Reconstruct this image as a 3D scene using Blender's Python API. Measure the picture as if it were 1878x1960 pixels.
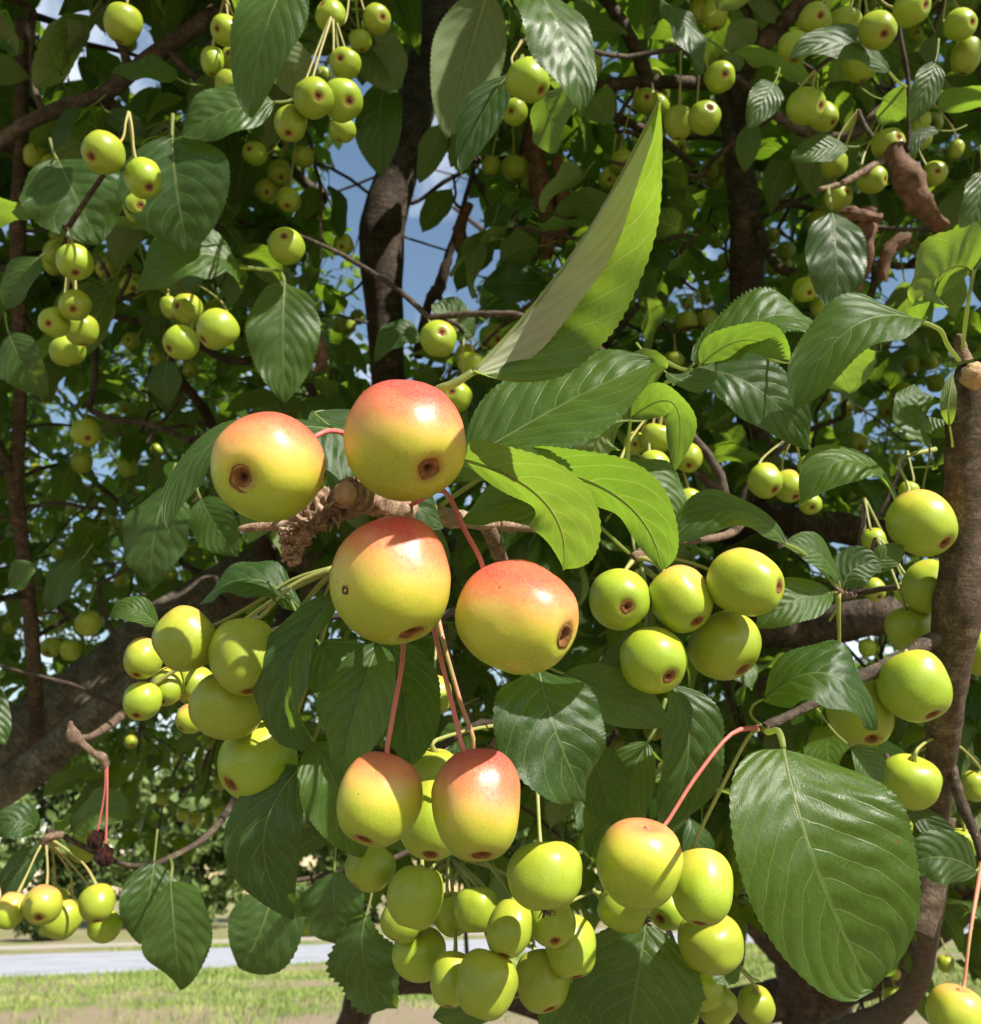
import bpy, math, random
import numpy as np
from mathutils import Vector, Matrix, noise as mnoise

# ------------------------------------------------------------------ camera, sky, sun, exposure
for o in list(bpy.data.objects):
    bpy.data.objects.remove(o)
scene = bpy.context.scene
COL = scene.collection
random.seed(11)
RNG = np.random.default_rng(7)
R = math.radians

PITCH = R(22.0)
CAM = Vector((0, 0, 1.5))
FPX = 1814.5                      # focal length in units of a 1878 x 1960 view of the photograph
cam_d = bpy.data.cameras.new('camera')
cam = bpy.data.objects.new('camera', cam_d)
COL.objects.link(cam)
cam.location = CAM
cam.rotation_euler = (R(90) + PITCH, 0, 0)
cam_d.sensor_fit = 'HORIZONTAL'
cam_d.sensor_width = 36.0
cam_d.lens = FPX / 1878 * 36.0
cam_d.clip_start = 0.01
cam_d.clip_end = 3000
cam_d.dof.use_dof = True
cam_d.dof.focus_distance = 0.31
cam_d.dof.aperture_fstop = 30
scene.camera = cam

SUN = Vector((0.52, -0.54, 0.66)).normalized()      # towards the sun
SUN_EL = math.asin(SUN.z)
SUN_AZ = math.atan2(SUN.x, SUN.y)
world = bpy.data.worlds.new('World')
scene.world = world
world.use_nodes = True
wn = world.node_tree.nodes
wl = world.node_tree.links
for n in list(wn):
    wn.remove(n)
w_out = wn.new('ShaderNodeOutputWorld')
w_bg = wn.new('ShaderNodeBackground')
w_sky = wn.new('ShaderNodeTexSky')
w_sky.sky_type = 'NISHITA'
w_sky.sun_disc = False
w_sky.sun_elevation = SUN_EL
w_sky.sun_rotation = SUN_AZ
w_sky.air_density = 1.7
w_sky.dust_density = 0.2
w_sky.ozone_density = 2.4
w_tc = wn.new('ShaderNodeTexCoord')
w_no = wn.new('ShaderNodeTexNoise')
w_no.inputs['Scale'].default_value = 3.2
w_no.inputs['Detail'].default_value = 7
w_no.inputs['Roughness'].default_value = 0.6
w_ra = wn.new('ShaderNodeMapRange')
w_ra.inputs['From Min'].default_value = 0.53
w_ra.inputs['From Max'].default_value = 0.72
w_ra.inputs['To Max'].default_value = 0.6
w_mx = wn.new('ShaderNodeMix')
w_mx.data_type = 'RGBA'
w_mx.inputs['B'].default_value = (16.0, 16.5, 17.2, 1)
wl.new(w_tc.outputs['Generated'], w_no.inputs['Vector'])
wl.new(w_no.outputs['Fac'], w_ra.inputs['Value'])
wl.new(w_ra.outputs['Result'], w_mx.inputs['Factor'])
wl.new(w_sky.outputs['Color'], w_mx.inputs['A'])
wl.new(w_mx.outputs['Result'], w_bg.inputs['Color'])
w_bg.inputs['Strength'].default_value = 0.084
wl.new(w_bg.outputs['Background'], w_out.inputs['Surface'])

sun_d = bpy.data.lights.new('sun', 'SUN')
sun_o = bpy.data.objects.new('sun', sun_d)
COL.objects.link(sun_o)
sun_d.energy = 5.0
sun_d.angle = R(0.53)
sun_d.color = (1.0, 0.94, 0.84)
sun_o.rotation_euler = SUN.to_track_quat('Z', 'Y').to_euler()
sun_o.location = (4, -4, 8)

vs = scene.view_settings
vs.view_transform = 'Standard'
vs.look = 'None'
vs.exposure = 0.80
vs.gamma = 1.0
vs.use_curve_mapping = False
scene.cycles.max_bounces = 6
scene.cycles.diffuse_bounces = 2
scene.cycles.glossy_bounces = 2
scene.cycles.transmission_bounces = 4
scene.cycles.transparent_max_bounces = 4

# ------------------------------------------------------------------ helpers
AX = Vector((1, 0, 0))
AU = Vector((0, -math.sin(PITCH), math.cos(PITCH)))
AF = Vector((0, math.cos(PITCH), math.sin(PITCH)))


def P(x, y, d):
    return CAM + (AF + AX * ((x - 939) / FPX) + AU * ((980 - y) / FPX)) * d


def CV(v):
    return AX * v[0] + AU * v[1] - AF * v[2]


def G(x, y):                     # where a view ray meets the ground
    r = AF + AX * ((x - 939) / FPX) + AU * ((980 - y) / FPX)
    return CAM + r * (-CAM.z / r.z)


def project(p):
    q = p - CAM
    d = q.dot(AF)
    if d < 0.02:
        return None
    return 939 + q.dot(AX) / d * FPX, 980 - q.dot(AU) / d * FPX, d


def mesh_obj(name, verts, faces, mat, parent=None, smooth=True, uvs=None, loc=None):
    me = bpy.data.meshes.new(name)
    me.from_pydata([tuple(v) for v in verts], [], faces)
    if smooth:
        me.polygons.foreach_set('use_smooth', [True] * len(me.polygons))
    if uvs is not None:
        uv = me.uv_layers.new(name='UVMap')
        li = np.empty(len(me.loops), dtype=np.int32)
        me.loops.foreach_get('vertex_index', li)
        uv.data.foreach_set('uv', np.asarray(uvs, dtype=np.float32)[li].ravel())
    me.materials.append(mat)
    me.update()
    o = bpy.data.objects.new(name, me)
    COL.objects.link(o)
    if parent:
        o.parent = parent
    if loc is not None:
        o.location = loc
    return o


def big_mesh(name, V, F, mat, parent=None, uvs=None, tint=None, smooth=True):
    """V (n,3) and F (m,k) arrays, k is 3 or 4"""
    me = bpy.data.meshes.new(name)
    k = F.shape[1]
    me.vertices.add(len(V))
    me.vertices.foreach_set('co', np.ascontiguousarray(V, dtype=np.float32).ravel())
    me.loops.add(F.size)
    me.loops.foreach_set('vertex_index', np.ascontiguousarray(F, dtype=np.int32).ravel())
    me.polygons.add(len(F))
    me.polygons.foreach_set('loop_start', np.arange(0, F.size, k, dtype=np.int32))
    me.polygons.foreach_set('loop_total', np.full(len(F), k, dtype=np.int32))
    if smooth:
        me.polygons.foreach_set('use_smooth', np.ones(len(F), dtype=bool))
    me.update(calc_edges=True)
    if uvs is not None:
        uv = me.uv_layers.new(name='UVMap')
        uv.data.foreach_set('uv', np.ascontiguousarray(uvs, dtype=np.float32)[F.ravel()].ravel())
    if tint is not None:
        at = me.attributes.new('tint', 'FLOAT', 'POINT')
        at.data.foreach_set('value', np.ascontiguousarray(tint, dtype=np.float32))
    me.materials.append(mat)
    o = bpy.data.objects.new(name, me)
    COL.objects.link(o)
    if parent:
        o.parent = parent
    return o


def tag(o, label=None, cat=None, group=None, kind=None):
    if label:
        o['label'] = label
    if cat:
        o['category'] = cat
    if group:
        o['group'] = group
    if kind:
        o['kind'] = kind
    return o


def catmull(pts, n):
    """pts: list of (Vector, radius); n samples per span"""
    out = []
    m = len(pts)
    for i in range(m - 1):
        p0, p1, p2, p3 = pts[max(i - 1, 0)], pts[i], pts[i + 1], pts[min(i + 2, m - 1)]
        for k in range(n):
            t = k / n
            c = []
            for a, b, cc, d in ((p0[0], p1[0], p2[0], p3[0]), (p0[1], p1[1], p2[1], p3[1])):
                c.append((b * 2 + (cc - a) * t + (a * 2 - b * 5 + cc * 4 - d) * t * t + (b * 3 - a - cc * 3 + d) * t ** 3) * 0.5)
            out.append((c[0], max(c[1], 1e-4)))
    out.append((pts[-1][0].copy(), pts[-1][1]))
    return out


def tube(path, sides=8, rough=0.0, seed=0, cap=True, freq=1.0):
    """path: list of (Vector, radius) -> verts, faces, uvs"""
    V, Fc, UV = [], [], []
    ravg = max(sum(r for _, r in path) / len(path), 1e-4)
    up = None
    L = 0
    n = len(path)
    for i, (p, r) in enumerate(path):
        a = path[max(i - 1, 0)][0]
        b = path[min(i + 1, n - 1)][0]
        t = (b - a)
        if t.length < 1e-9:
            t = Vector((0, 0, 1))
        t.normalize()
        if up is None:
            up = t.orthogonal().normalized()
        up = (up - t * up.dot(t))
        if up.length < 1e-6:
            up = t.orthogonal()
        up.normalize()
        s = t.cross(up)
        if i:
            L += (p - path[i - 1][0]).length
        for k in range(sides):
            an = 2 * math.pi * k / sides
            rr = r
            dv = up * math.cos(an) + s * math.sin(an)
            if rough:
                q = (p + dv * r) * (0.55 / ravg) * freq
                rr = r * (1 + rough * mnoise.noise(q + Vector((seed * 7.3, 0, 0))) + rough * 0.6 * mnoise.noise(q * 2.7))
            V.append(p + dv * rr)
            UV.append((L, k / sides))
    for i in range(n - 1):
        for k in range(sides):
            a = i * sides + k
            b = i * sides + (k + 1) % sides
            Fc.append((a, b, b + sides, a + sides))
    if cap:
        V.append(path[0][0].copy()); UV.append((0, 0))
        c0 = len(V) - 1
        V.append(path[-1][0].copy()); UV.append((L, 0))
        c1 = len(V) - 1
        for k in range(sides):
            Fc.append((c0, (k + 1) % sides, k))
            o = (n - 1) * sides
            Fc.append((c1, o + k, o + (k + 1) % sides))
    return V, Fc, UV


# ------------------------------------------------------------------ materials
def new_mat(name):
    m = bpy.data.materials.new(name)
    m.use_nodes = True
    nt = m.node_tree
    for n in list(nt.nodes):
        nt.nodes.remove(n)
    out = nt.nodes.new('ShaderNodeOutputMaterial')
    return m, nt, out


class NB:
    """small node-building shorthand"""
    def __init__(self, nt):
        self.nt = nt

    def n(self, typ, **kw):
        nd = self.nt.nodes.new(typ)
        for k, v in kw.items():
            setattr(nd, k, v)
        return nd

    def lk(self, a, b):
        self.nt.links.new(a, b)

    def setin(self, sock, v):
        if hasattr(v, 'is_output'):
            self.lk(v, sock)
        else:
            sock.default_value = v

    def math(self, op, a, b=None, c=None, clamp=False):
        nd = self.n('ShaderNodeMath', operation=op)
        nd.use_clamp = clamp
        self.setin(nd.inputs[0], a)
        if b is not None:
            self.setin(nd.inputs[1], b)
        if c is not None:
            self.setin(nd.inputs[2], c)
        return nd.outputs[0]

    def mix(self, f, a, b):
        nd = self.n('ShaderNodeMix', data_type='RGBA')
        self.setin(nd.inputs['Factor'], f)
        self.setin(nd.inputs['A'], a)
        self.setin(nd.inputs['B'], b)
        return nd.outputs['Result']

    def rng(self, v, a, b, c=0.0, d=1.0, smooth=True):
        nd = self.n('ShaderNodeMapRange')
        if smooth:
            nd.interpolation_type = 'SMOOTHSTEP'
        self.setin(nd.inputs['Value'], v)
        nd.inputs['From Min'].default_value = a
        nd.inputs['From Max'].default_value = b
        nd.inputs['To Min'].default_value = c
        nd.inputs['To Max'].default_value = d
        return nd.outputs['Result']

    def noise(self, vec, scale, detail=3, rough=0.5, dist=0.0):
        nd = self.n('ShaderNodeTexNoise')
        if vec is not None:
            self.lk(vec, nd.inputs['Vector'])
        nd.inputs['Scale'].default_value = scale
        nd.inputs['Detail'].default_value = detail
        nd.inputs['Roughness'].default_value = rough
        nd.inputs['Distortion'].default_value = dist
        return nd.outputs['Fac']

    def ramp(self, v, stops):
        nd = self.n('ShaderNodeValToRGB')
        els = nd.color_ramp.elements
        while len(els) < len(stops):
            els.new(0.5)
        for e, (p, c) in zip(els, stops):
            e.position = p
            e.color = (*c, 1)
        self.lk(v, nd.inputs['Fac'])
        return nd.outputs['Color']

    def bump(self, h, strength, dist):
        nd = self.n('ShaderNodeBump')
        nd.inputs['Strength'].default_value = strength
        nd.inputs['Distance'].default_value = dist
        self.lk(h, nd.inputs['Height'])
        return nd.outputs['Normal']


def mat_apple():
    m, nt, out = new_mat('apple_skin')
    b = NB(nt)
    tc = b.n('ShaderNodeTexCoord').outputs['Object']
    oi = b.n('ShaderNodeObjectInfo')
    bl = b.n('ShaderNodeAttribute', attribute_type='OBJECT', attribute_name='blush').outputs['Fac']
    bd = b.n('ShaderNodeAttribute', attribute_type='OBJECT', attribute_name='blush_dir').outputs['Vector']
    nrm = b.n('ShaderNodeVectorMath', operation='NORMALIZE')
    b.lk(tc, nrm.inputs[0])
    dt = b.n('ShaderNodeVectorMath', operation='DOT_PRODUCT')
    b.lk(nrm.outputs[0], dt.inputs[0])
    b.lk(bd, dt.inputs[1])
    off = b.n('ShaderNodeVectorMath', operation='ADD')
    b.lk(tc, off.inputs[0])
    rv = b.n('ShaderNodeCombineXYZ')
    b.lk(b.math('MULTIPLY', oi.outputs['Random'], 37.0), rv.inputs[0])
    b.lk(rv.outputs[0], off.inputs[1])
    v = off.outputs[0]
    n1 = b.noise(v, 1.6, 3, 0.55)
    n2 = b.noise(v, 9.0, 4, 0.65)
    # streaks running from stem to calyx
    sep = b.n('ShaderNodeSeparateXYZ'); b.lk(v, sep.inputs[0])
    sc = b.n('ShaderNodeVectorMath', operation='MULTIPLY'); b.lk(v, sc.inputs[0]); sc.inputs[1].default_value = (1, 1, 0.18)
    n3 = b.noise(sc.outputs[0], 16.0, 3, 0.6)
    s = b.math('ADD', dt.outputs['Value'], b.math('MULTIPLY', b.math('SUBTRACT', n1, 0.5), 0.5))
    s = b.math('ADD', s, b.math('MULTIPLY', b.math('SUBTRACT', n2, 0.5), 0.10))
    s = b.math('ADD', s, b.math('MULTIPLY', b.math('SUBTRACT', n3, 0.5), 0.20))
    s = b.math('MULTIPLY_ADD', s, 0.50, 0.30)
    s = b.math('ADD', s, b.math('MULTIPLY_ADD', bl, 0.60, -0.40))
    col = b.ramp(s, [(0.0, (0.24, 0.34, 0.010)), (0.28, (0.35, 0.42, 0.017)), (0.45, (0.54, 0.49, 0.040)),
                     (0.58, (0.70, 0.42, 0.085)), (0.72, (0.74, 0.235, 0.095)), (0.92, (0.68, 0.075, 0.060))])
    # per-fruit tone
    hsv = b.n('ShaderNodeHueSaturation')
    b.lk(col, hsv.inputs['Color'])
    b.lk(b.math('MULTIPLY_ADD', oi.outputs['Random'], 0.018, 0.491), hsv.inputs['Hue'])
    b.lk(b.math('MULTIPLY_ADD', oi.outputs['Random'], 0.22, 0.86), hsv.inputs['Value'])
    col = hsv.outputs['Color']
    # pale lenticels
    vo = b.n('ShaderNodeTexVoronoi'); b.lk(v, vo.inputs['Vector']); vo.inputs['Scale'].default_value = 17
    dot = b.rng(vo.outputs['Distance'], 0.05, 0.16, 1.0, 0.0)
    vo2 = b.n('ShaderNodeTexVoronoi'); b.lk(v, vo2.inputs['Vector']); vo2.inputs['Scale'].default_value = 3.1
    spot = b.math('MULTIPLY', b.rng(vo2.outputs['Distance'], 0.05, 0.09, 1.0, 0.0), b.rng(b.n_sep(vo2.outputs['Color']), 0.70, 0.72))
    col = b.mix(b.math('MULTIPLY', dot, 0.38), col, (0.78, 0.70, 0.34, 1))
    col = b.mix(b.math('MULTIPLY', spot, 0.75), col, (0.16, 0.06, 0.015, 1))
    mott = b.rng(b.noise(v, 26, 3, 0.6), 0.30, 0.75)
    col = b.mix(b.math('MULTIPLY', mott, 0.20), col, (0.62, 0.60, 0.22, 1))
    # russet halo round the calyx and green in the stem cavity
    sz = b.n('ShaderNodeSeparateXYZ'); b.lk(nrm.outputs[0], sz.inputs[0])
    hal = b.rng(b.math('ADD', sz.outputs[2], b.math('MULTIPLY', b.math('SUBTRACT', n2, 0.5), 0.06)), -0.985, -0.93, 0.7, 0.0)
    col = b.mix(hal, col, (0.30, 0.13, 0.025, 1))
    pr = b.n('ShaderNodeBsdfPrincipled')
    b.lk(col, pr.inputs['Base Color'])
    pr.inputs['Roughness'].default_value = 0.34
    b.lk(b.rng(b.noise(v, 12, 4, 0.7), 0.3, 0.7, 0.27, 0.44), pr.inputs['Roughness'])
    pr.inputs['Specular IOR Level'].default_value = 0.5
    pr.inputs['Subsurface Weight'].default_value = 0.15
    pr.inputs['Subsurface Radius'].default_value = (1.0, 0.75, 0.12)
    pr.inputs['Subsurface Scale'].default_value = 0.003
    hgt = b.noise(v, 10, 5, 0.62)
    b.lk(b.bump(hgt, 0.10, 0.0008), pr.inputs['Normal'])
    b.lk(pr.outputs[0], out.inputs['Surface'])
    return m


def n_sep(self, colsock):
    nd = self.n('ShaderNodeSeparateColor')
    self.lk(colsock, nd.inputs[0])
    return nd.outputs[0]


NB.n_sep = n_sep


def mat_noisy(name, stops, scale=20, rough=0.7, bump=0.3, bdist=0.002, coord='Object', detail=5, spec=0.3, randomise=False):
    m, nt, out = new_mat(name)
    b = NB(nt)
    v = b.n('ShaderNodeTexCoord').outputs[coord]
    if randomise:
        oi = b.n('ShaderNodeObjectInfo')
        ad = b.n('ShaderNodeVectorMath', operation='ADD')
        b.lk(v, ad.inputs[0])
        b.lk(oi.outputs['Location'], ad.inputs[1])
        v = ad.outputs[0]
    n1 = b.noise(v, scale, detail, 0.65)
    col = b.ramp(b.rng(n1, 0.25, 0.75, smooth=False), stops)
    pr = b.n('ShaderNodeBsdfPrincipled')
    b.lk(col, pr.inputs['Base Color'])
    pr.inputs['Roughness'].default_value = rough
    pr.inputs['Specular IOR Level'].default_value = spec
    b.lk(b.bump(b.noise(v, scale * 2.3, 5, 0.7), bump, bdist), pr.inputs['Normal'])
    b.lk(pr.outputs[0], out.inputs['Surface'])
    return m


def mat_calyx():
    m, nt, out = new_mat('calyx_cork')
    b = NB(nt)
    tc = b.n('ShaderNodeTexCoord').outputs['Object']
    oi = b.n('ShaderNodeObjectInfo')
    ad = b.n('ShaderNodeVectorMath', operation='ADD'); b.lk(tc, ad.inputs[0]); b.lk(oi.outputs['Location'], ad.inputs[1])
    v = ad.outputs[0]
    sp = b.n('ShaderNodeSeparateXYZ'); b.lk(tc, sp.inputs[0])
    rr = b.math('SQRT', b.math('ADD', b.math('MULTIPLY', sp.outputs[0], sp.outputs[0]), b.math('MULTIPLY', sp.outputs[1], sp.outputs[1])))
    rr = b.math('ADD', rr, b.math('MULTIPLY', b.math('SUBTRACT', b.noise(v, 14, 4, 0.7), 0.5), 0.12))
    rr = b.math('ADD', rr, b.math('MULTIPLY', b.math('SUBTRACT', b.noise(v, 5, 3, 0.6), 0.5), 0.08))
    base = b.ramp(b.math('MULTIPLY', rr, 4.0), [(0.0, (0.026, 0.011, 0.005)), (0.14, (0.05, 0.02, 0.008)), (0.32, (0.20, 0.09, 0.03)),
                                               (0.75, (0.25, 0.11, 0.035)), (1.0, (0.20, 0.085, 0.018))])
    base = b.mix(b.math('MULTIPLY', b.rng(b.noise(v, 11, 5, 0.75), 0.48, 0.66, 0, .8), b.rng(rr, .09, .13)), base, (0.45, 0.29, 0.15, 1))
    base = b.mix(b.rng(b.noise(v, 22, 5, 0.75), 0.45, 0.75, 0, .8), base, (0.10, 0.036, 0.012, 1))
    pr = b.n('ShaderNodeBsdfPrincipled')
    b.lk(base, pr.inputs['Base Color'])
    pr.inputs['Roughness'].default_value = 0.85
    pr.inputs['Specular IOR Level'].default_value = 0.15
    b.lk(b.bump(b.noise(v, 18, 5, 0.8), 0.8, 0.001), pr.inputs['Normal'])
    b.lk(pr.outputs[0], out.inputs['Surface'])
    return m


def mat_stem():
    m, nt, out = new_mat('fruit_stem')
    b = NB(nt)
    v = b.n('ShaderNodeTexCoord').outputs['Generated']
    pk = b.n('ShaderNodeAttribute', attribute_type='OBJECT', attribute_name='pink').outputs['Fac']
    n1 = b.noise(v, 5, 4, 0.6)
    c = b.mix(b.rng(b.math('ADD', pk, b.math('MULTIPLY', b.math('SUBTRACT', n1, 0.5), 0.7)), 0.25, 0.85), (0.30, 0.31, 0.085, 1), (0.58, 0.145, 0.13, 1))
    c = b.mix(b.rng(b.noise(v, 18, 4, 0.7), 0.55, 0.8, 0, 0.5), c, (0.30, 0.17, 0.07, 1))
    pr = b.n('ShaderNodeBsdfPrincipled')
    b.lk(c, pr.inputs['Base Color'])
    pr.inputs['Roughness'].default_value = 0.5
    b.lk(b.bump(b.noise(v, 30, 3, 0.6), 0.35, 0.0005), pr.inputs['Normal'])
    b.lk(pr.outputs[0], out.inputs['Surface'])
    return m


def mat_leaf(name, hero, pale=False):
    m, nt, out = new_mat(name)
    b = NB(nt)
    uvn = b.n('ShaderNodeUVMap', uv_map='UVMap')
    sp = b.n('ShaderNodeSeparateXYZ'); b.lk(uvn.outputs[0], sp.inputs[0])
    u, vv = sp.outputs[0], sp.outputs[1]
    av = b.math('ABSOLUTE', vv)
    oi = b.n('ShaderNodeObjectInfo')
    tint = b.n('ShaderNodeAttribute', attribute_name='tint').outputs['Fac']
    tb = b.math('FRACT', b.math('ADD', tint, oi.outputs['Random']))
    back = b.n('ShaderNodeNewGeometry').outputs['Backfacing']
    # secondary veins: run forward from the midrib in arcs
    side = b.math('MULTIPLY', b.math('GREATER_THAN', vv, 0.0), 0.45)
    if hero:
        uvoff = b.n('ShaderNodeVectorMath', operation='ADD'); b.lk(uvn.outputs[0], uvoff.inputs[0])
        cc = b.n('ShaderNodeCombineXYZ'); b.lk(b.math('MULTIPLY', oi.outputs['Random'], 31), cc.inputs[0]); b.lk(cc.outputs[0], uvoff.inputs[1])
        wob = b.math('MULTIPLY', b.math('SUBTRACT', b.noise(uvoff.outputs[0], 2.5, 2, 0.5), 0.5), 0.07)
        uw = b.math('ADD', u, wob)
    else:
        uw = u
    ph = b.math('SUBTRACT', uw, b.math('MULTIPLY', b.math('POWER', av, 1.25), 0.40))
    fr = b.math('FRACT', b.math('ADD', b.math('MULTIPLY', ph, b.math('MULTIPLY_ADD', oi.outputs['Random'], 2.2, 6.0)), side))
    dist = b.math('ABSOLUTE', b.math('SUBTRACT', fr, 0.5))           # 0 in mid panel, 0.5 at a vein... veins at fr=0.5
    taper = b.rng(av, 0.75, 1.0, 1.0, 0.25)
    vein = b.math('MULTIPLY', b.rng(dist, 0.008, 0.048 if hero else 0.06, 1.0, 0.0), taper)
    mid = b.rng(av, 0.010, 0.040, 1.0, 0.0)
    vein = b.math('MAXIMUM', vein, mid)
    if hero:
        st = b.n('ShaderNodeVectorMath', operation='MULTIPLY'); b.lk(uvoff.outputs[0], st.inputs[0]); st.inputs[1].default_value = (1.7, 1.0, 1)
        vo = b.n('ShaderNodeTexVoronoi', feature='DISTANCE_TO_EDGE'); b.lk(st.outputs[0], vo.inputs['Vector']); vo.inputs['Scale'].default_value = 11
        tert = b.rng(vo.outputs['Distance'], 0.0, 0.045, 1.0, 0.0)
        vo2 = b.n('ShaderNodeTexVoronoi', feature='DISTANCE_TO_EDGE'); b.lk(st.outputs[0], vo2.inputs['Vector']); vo2.inputs['Scale'].default_value = 30
        quat = b.rng(vo2.outputs['Distance'], 0.0, 0.10, 1.0, 0.0)
        blot = b.noise(uvoff.outputs[0], 6, 4, 0.6)
        fine = b.math('MAXIMUM', b.math('MULTIPLY', tert, 0.60), b.math('MULTIPLY', quat, 0.36))
    else:
        fine = None
        blot = b.noise(uvn.outputs[0], 5, 2, 0.6)
    up = b.mix(tb, (0.012, 0.040, 0.014, 1), (0.046, 0.100, 0.013, 1)) if hero else b.mix(tb, (0.009, 0.032, 0.006, 1), (0.028, 0.070, 0.009, 1))
    up = b.mix(b.rng(blot, 0.35, 0.75, 0, 0.45), up, (0.055, 0.105, 0.026, 1) if hero else (0.035, 0.075, 0.014, 1))
    un = b.mix(tb, (0.14, 0.20, 0.085, 1), (0.20, 0.26, 0.12, 1)) if hero else b.mix(tb, (0.06, 0.10, 0.035, 1), (0.10, 0.145, 0.05, 1))
    un = b.mix(b.rng(blot, 0.35, 0.75, 0, 0.35), un, (0.20, 0.24, 0.12, 1) if hero else (0.09, 0.12, 0.045, 1))
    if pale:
        un = b.mix(blot, (0.40, 0.44, 0.26, 1), (0.52, 0.54, 0.36, 1))  # underside paled: sunlight on the folded strip put into the colour
    tr = b.mix(tb, (0.22, 0.44, 0.015, 1), (0.36, 0.56, 0.035, 1)) if hero else b.mix(tb, (0.19, 0.38, 0.010, 1), (0.34, 0.52, 0.025, 1))
    tr = b.mix(b.rng(blot, 0.3, 0.8, 0, 0.5), tr, (0.20, 0.36, 0.012, 1))
    up = b.mix(b.math('MULTIPLY', vein, 0.50), up, (0.18, 0.25, 0.08, 1))
    un = b.mix(b.math('MULTIPLY', vein, 0.6), un, (0.34, 0.35, 0.18, 1))
    tr = b.mix(b.math('MULTIPLY', vein, 0.55), tr, (0.58, 0.70, 0.16, 1))
    if fine is not None:
        up = b.mix(b.math('MULTIPLY', fine, 0.55), up, (0.15, 0.24, 0.065, 1))
        tr = b.mix(b.math('MULTIPLY', fine, 0.75), tr, (0.50, 0.64, 0.10, 1))
        # small brown blemishes
        vb = b.n('ShaderNodeTexVoronoi'); b.lk(uvoff.outputs[0], vb.inputs['Vector']); vb.inputs['Scale'].default_value = 4.3
        bl = b.math('MULTIPLY', b.rng(b.math('ADD', vb.outputs['Distance'], b.math('MULTIPLY', blot, 0.10)), 0.075, 0.115, 1.0, 0.0),
                    b.rng(b.n_sep(vb.outputs['Color']), 0.70, 0.72))
        up = b.mix(bl, up, (0.17, 0.07, 0.025, 1))
        un = b.mix(bl, un, (0.20, 0.09, 0.03, 1))
        tr = b.mix(bl, tr, (0.14, 0.05, 0.01, 1))
    col = b.mix(back, up, un)
    pr = b.n('ShaderNodeBsdfPrincipled')
    b.lk(col, pr.inputs['Base Color'])
    rg = b.math('ADD', b.rng(blot, 0.3, 0.7, 0.31, 0.45), b.math('MULTIPLY', back, 0.28))
    b.lk(rg, pr.inputs['Roughness'])
    b.lk(b.math('SUBTRACT', 0.55 if hero else 0.26, b.math('MULTIPLY', back, 0.38 if hero else 0.12)), pr.inputs['Specular IOR Level'])
    # relief: veins sunk on the upper side, blade quilted between
    h = b.math('MULTIPLY', b.rng(dist, 0.0, 0.5, 0.0, 1.0), 0.55)
    h = b.math('SUBTRACT', h, b.math('MULTIPLY', vein, 0.15))
    if fine is not None:
        h = b.math('ADD', h, b.math('MULTIPLY', b.noise(uvoff.outputs[0], 45, 3, 0.7), 0.30))
    nrm = b.bump(h, 0.55 if hero else 0.4, 0.0011)
    b.lk(nrm, pr.inputs['Normal'])
    tl = b.n('ShaderNodeBsdfTranslucent')
    b.lk(tr, tl.inputs['Color'])
    mx = b.n('ShaderNodeMixShader')
    mx.inputs[0].default_value = 0.42 if hero else 0.40
    b.lk(pr.outputs[0], mx.inputs[1])
    b.lk(tl.outputs[0], mx.inputs[2])
    b.lk(mx.outputs[0], out.inputs['Surface'])
    return m


def mat_bark(name, dark, mid, light, scale):
    m, nt, out = new_mat(name)
    b = NB(nt)
    v = b.n('ShaderNodeTexCoord').outputs['Object']
    uvn = b.n('ShaderNodeUVMap', uv_map='UVMap')
    n1 = b.noise(v, scale, 6, 0.7)
    n2 = b.noise(v, scale * 5, 5, 0.7)
    st = b.n('ShaderNodeMapping'); b.lk(uvn.outputs[0], st.inputs[0]); st.inputs['Scale'].default_value = (scale * 6, 5, 1)
    n3 = b.noise(st.outputs[0], 1.0, 4, 0.7, 0.6)
    f = b.math('ADD', b.math('MULTIPLY', n1, 0.45), b.math('ADD', b.math('MULTIPLY', n2, 0.3), b.math('MULTIPLY', n3, 0.25)))
    col = b.ramp(f, [(0.38, dark), (0.51, mid), (0.63, light)])
    lich = b.rng(b.noise(v, scale * 1.7, 5, 0.75), 0.60, 0.72)
    col = b.mix(b.math('MULTIPLY', lich, 0.6), col, (0.17, 0.18, 0.12, 1))
    vo = b.n('ShaderNodeTexVoronoi'); b.lk(v, vo.inputs['Vector']); vo.inputs['Scale'].default_value = scale * 8
    lent = b.math('MULTIPLY', b.rng(vo.outputs['Distance'], 0.12, 0.25, 1.0, 0.0), b.rng(b.n_sep(vo.outputs['Color']), 0.6, 0.65))
    col = b.mix(b.math('MULTIPLY', lent, 0.7), col, (0.30, 0.21, 0.14, 1))
    pr = b.n('ShaderNodeBsdfPrincipled')
    b.lk(col, pr.inputs['Base Color'])
    pr.inputs['Roughness'].default_value = 0.8
    pr.inputs['Specular IOR Level'].default_value = 0.3
    h = b.math('ADD', f, b.math('MULTIPLY', lent, 0.2))
    b.lk(b.bump(h, 1.0, 0.16 / scale), pr.inputs['Normal'])
    b.lk(pr.outputs[0], out.inputs['Surface'])
    return m


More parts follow.
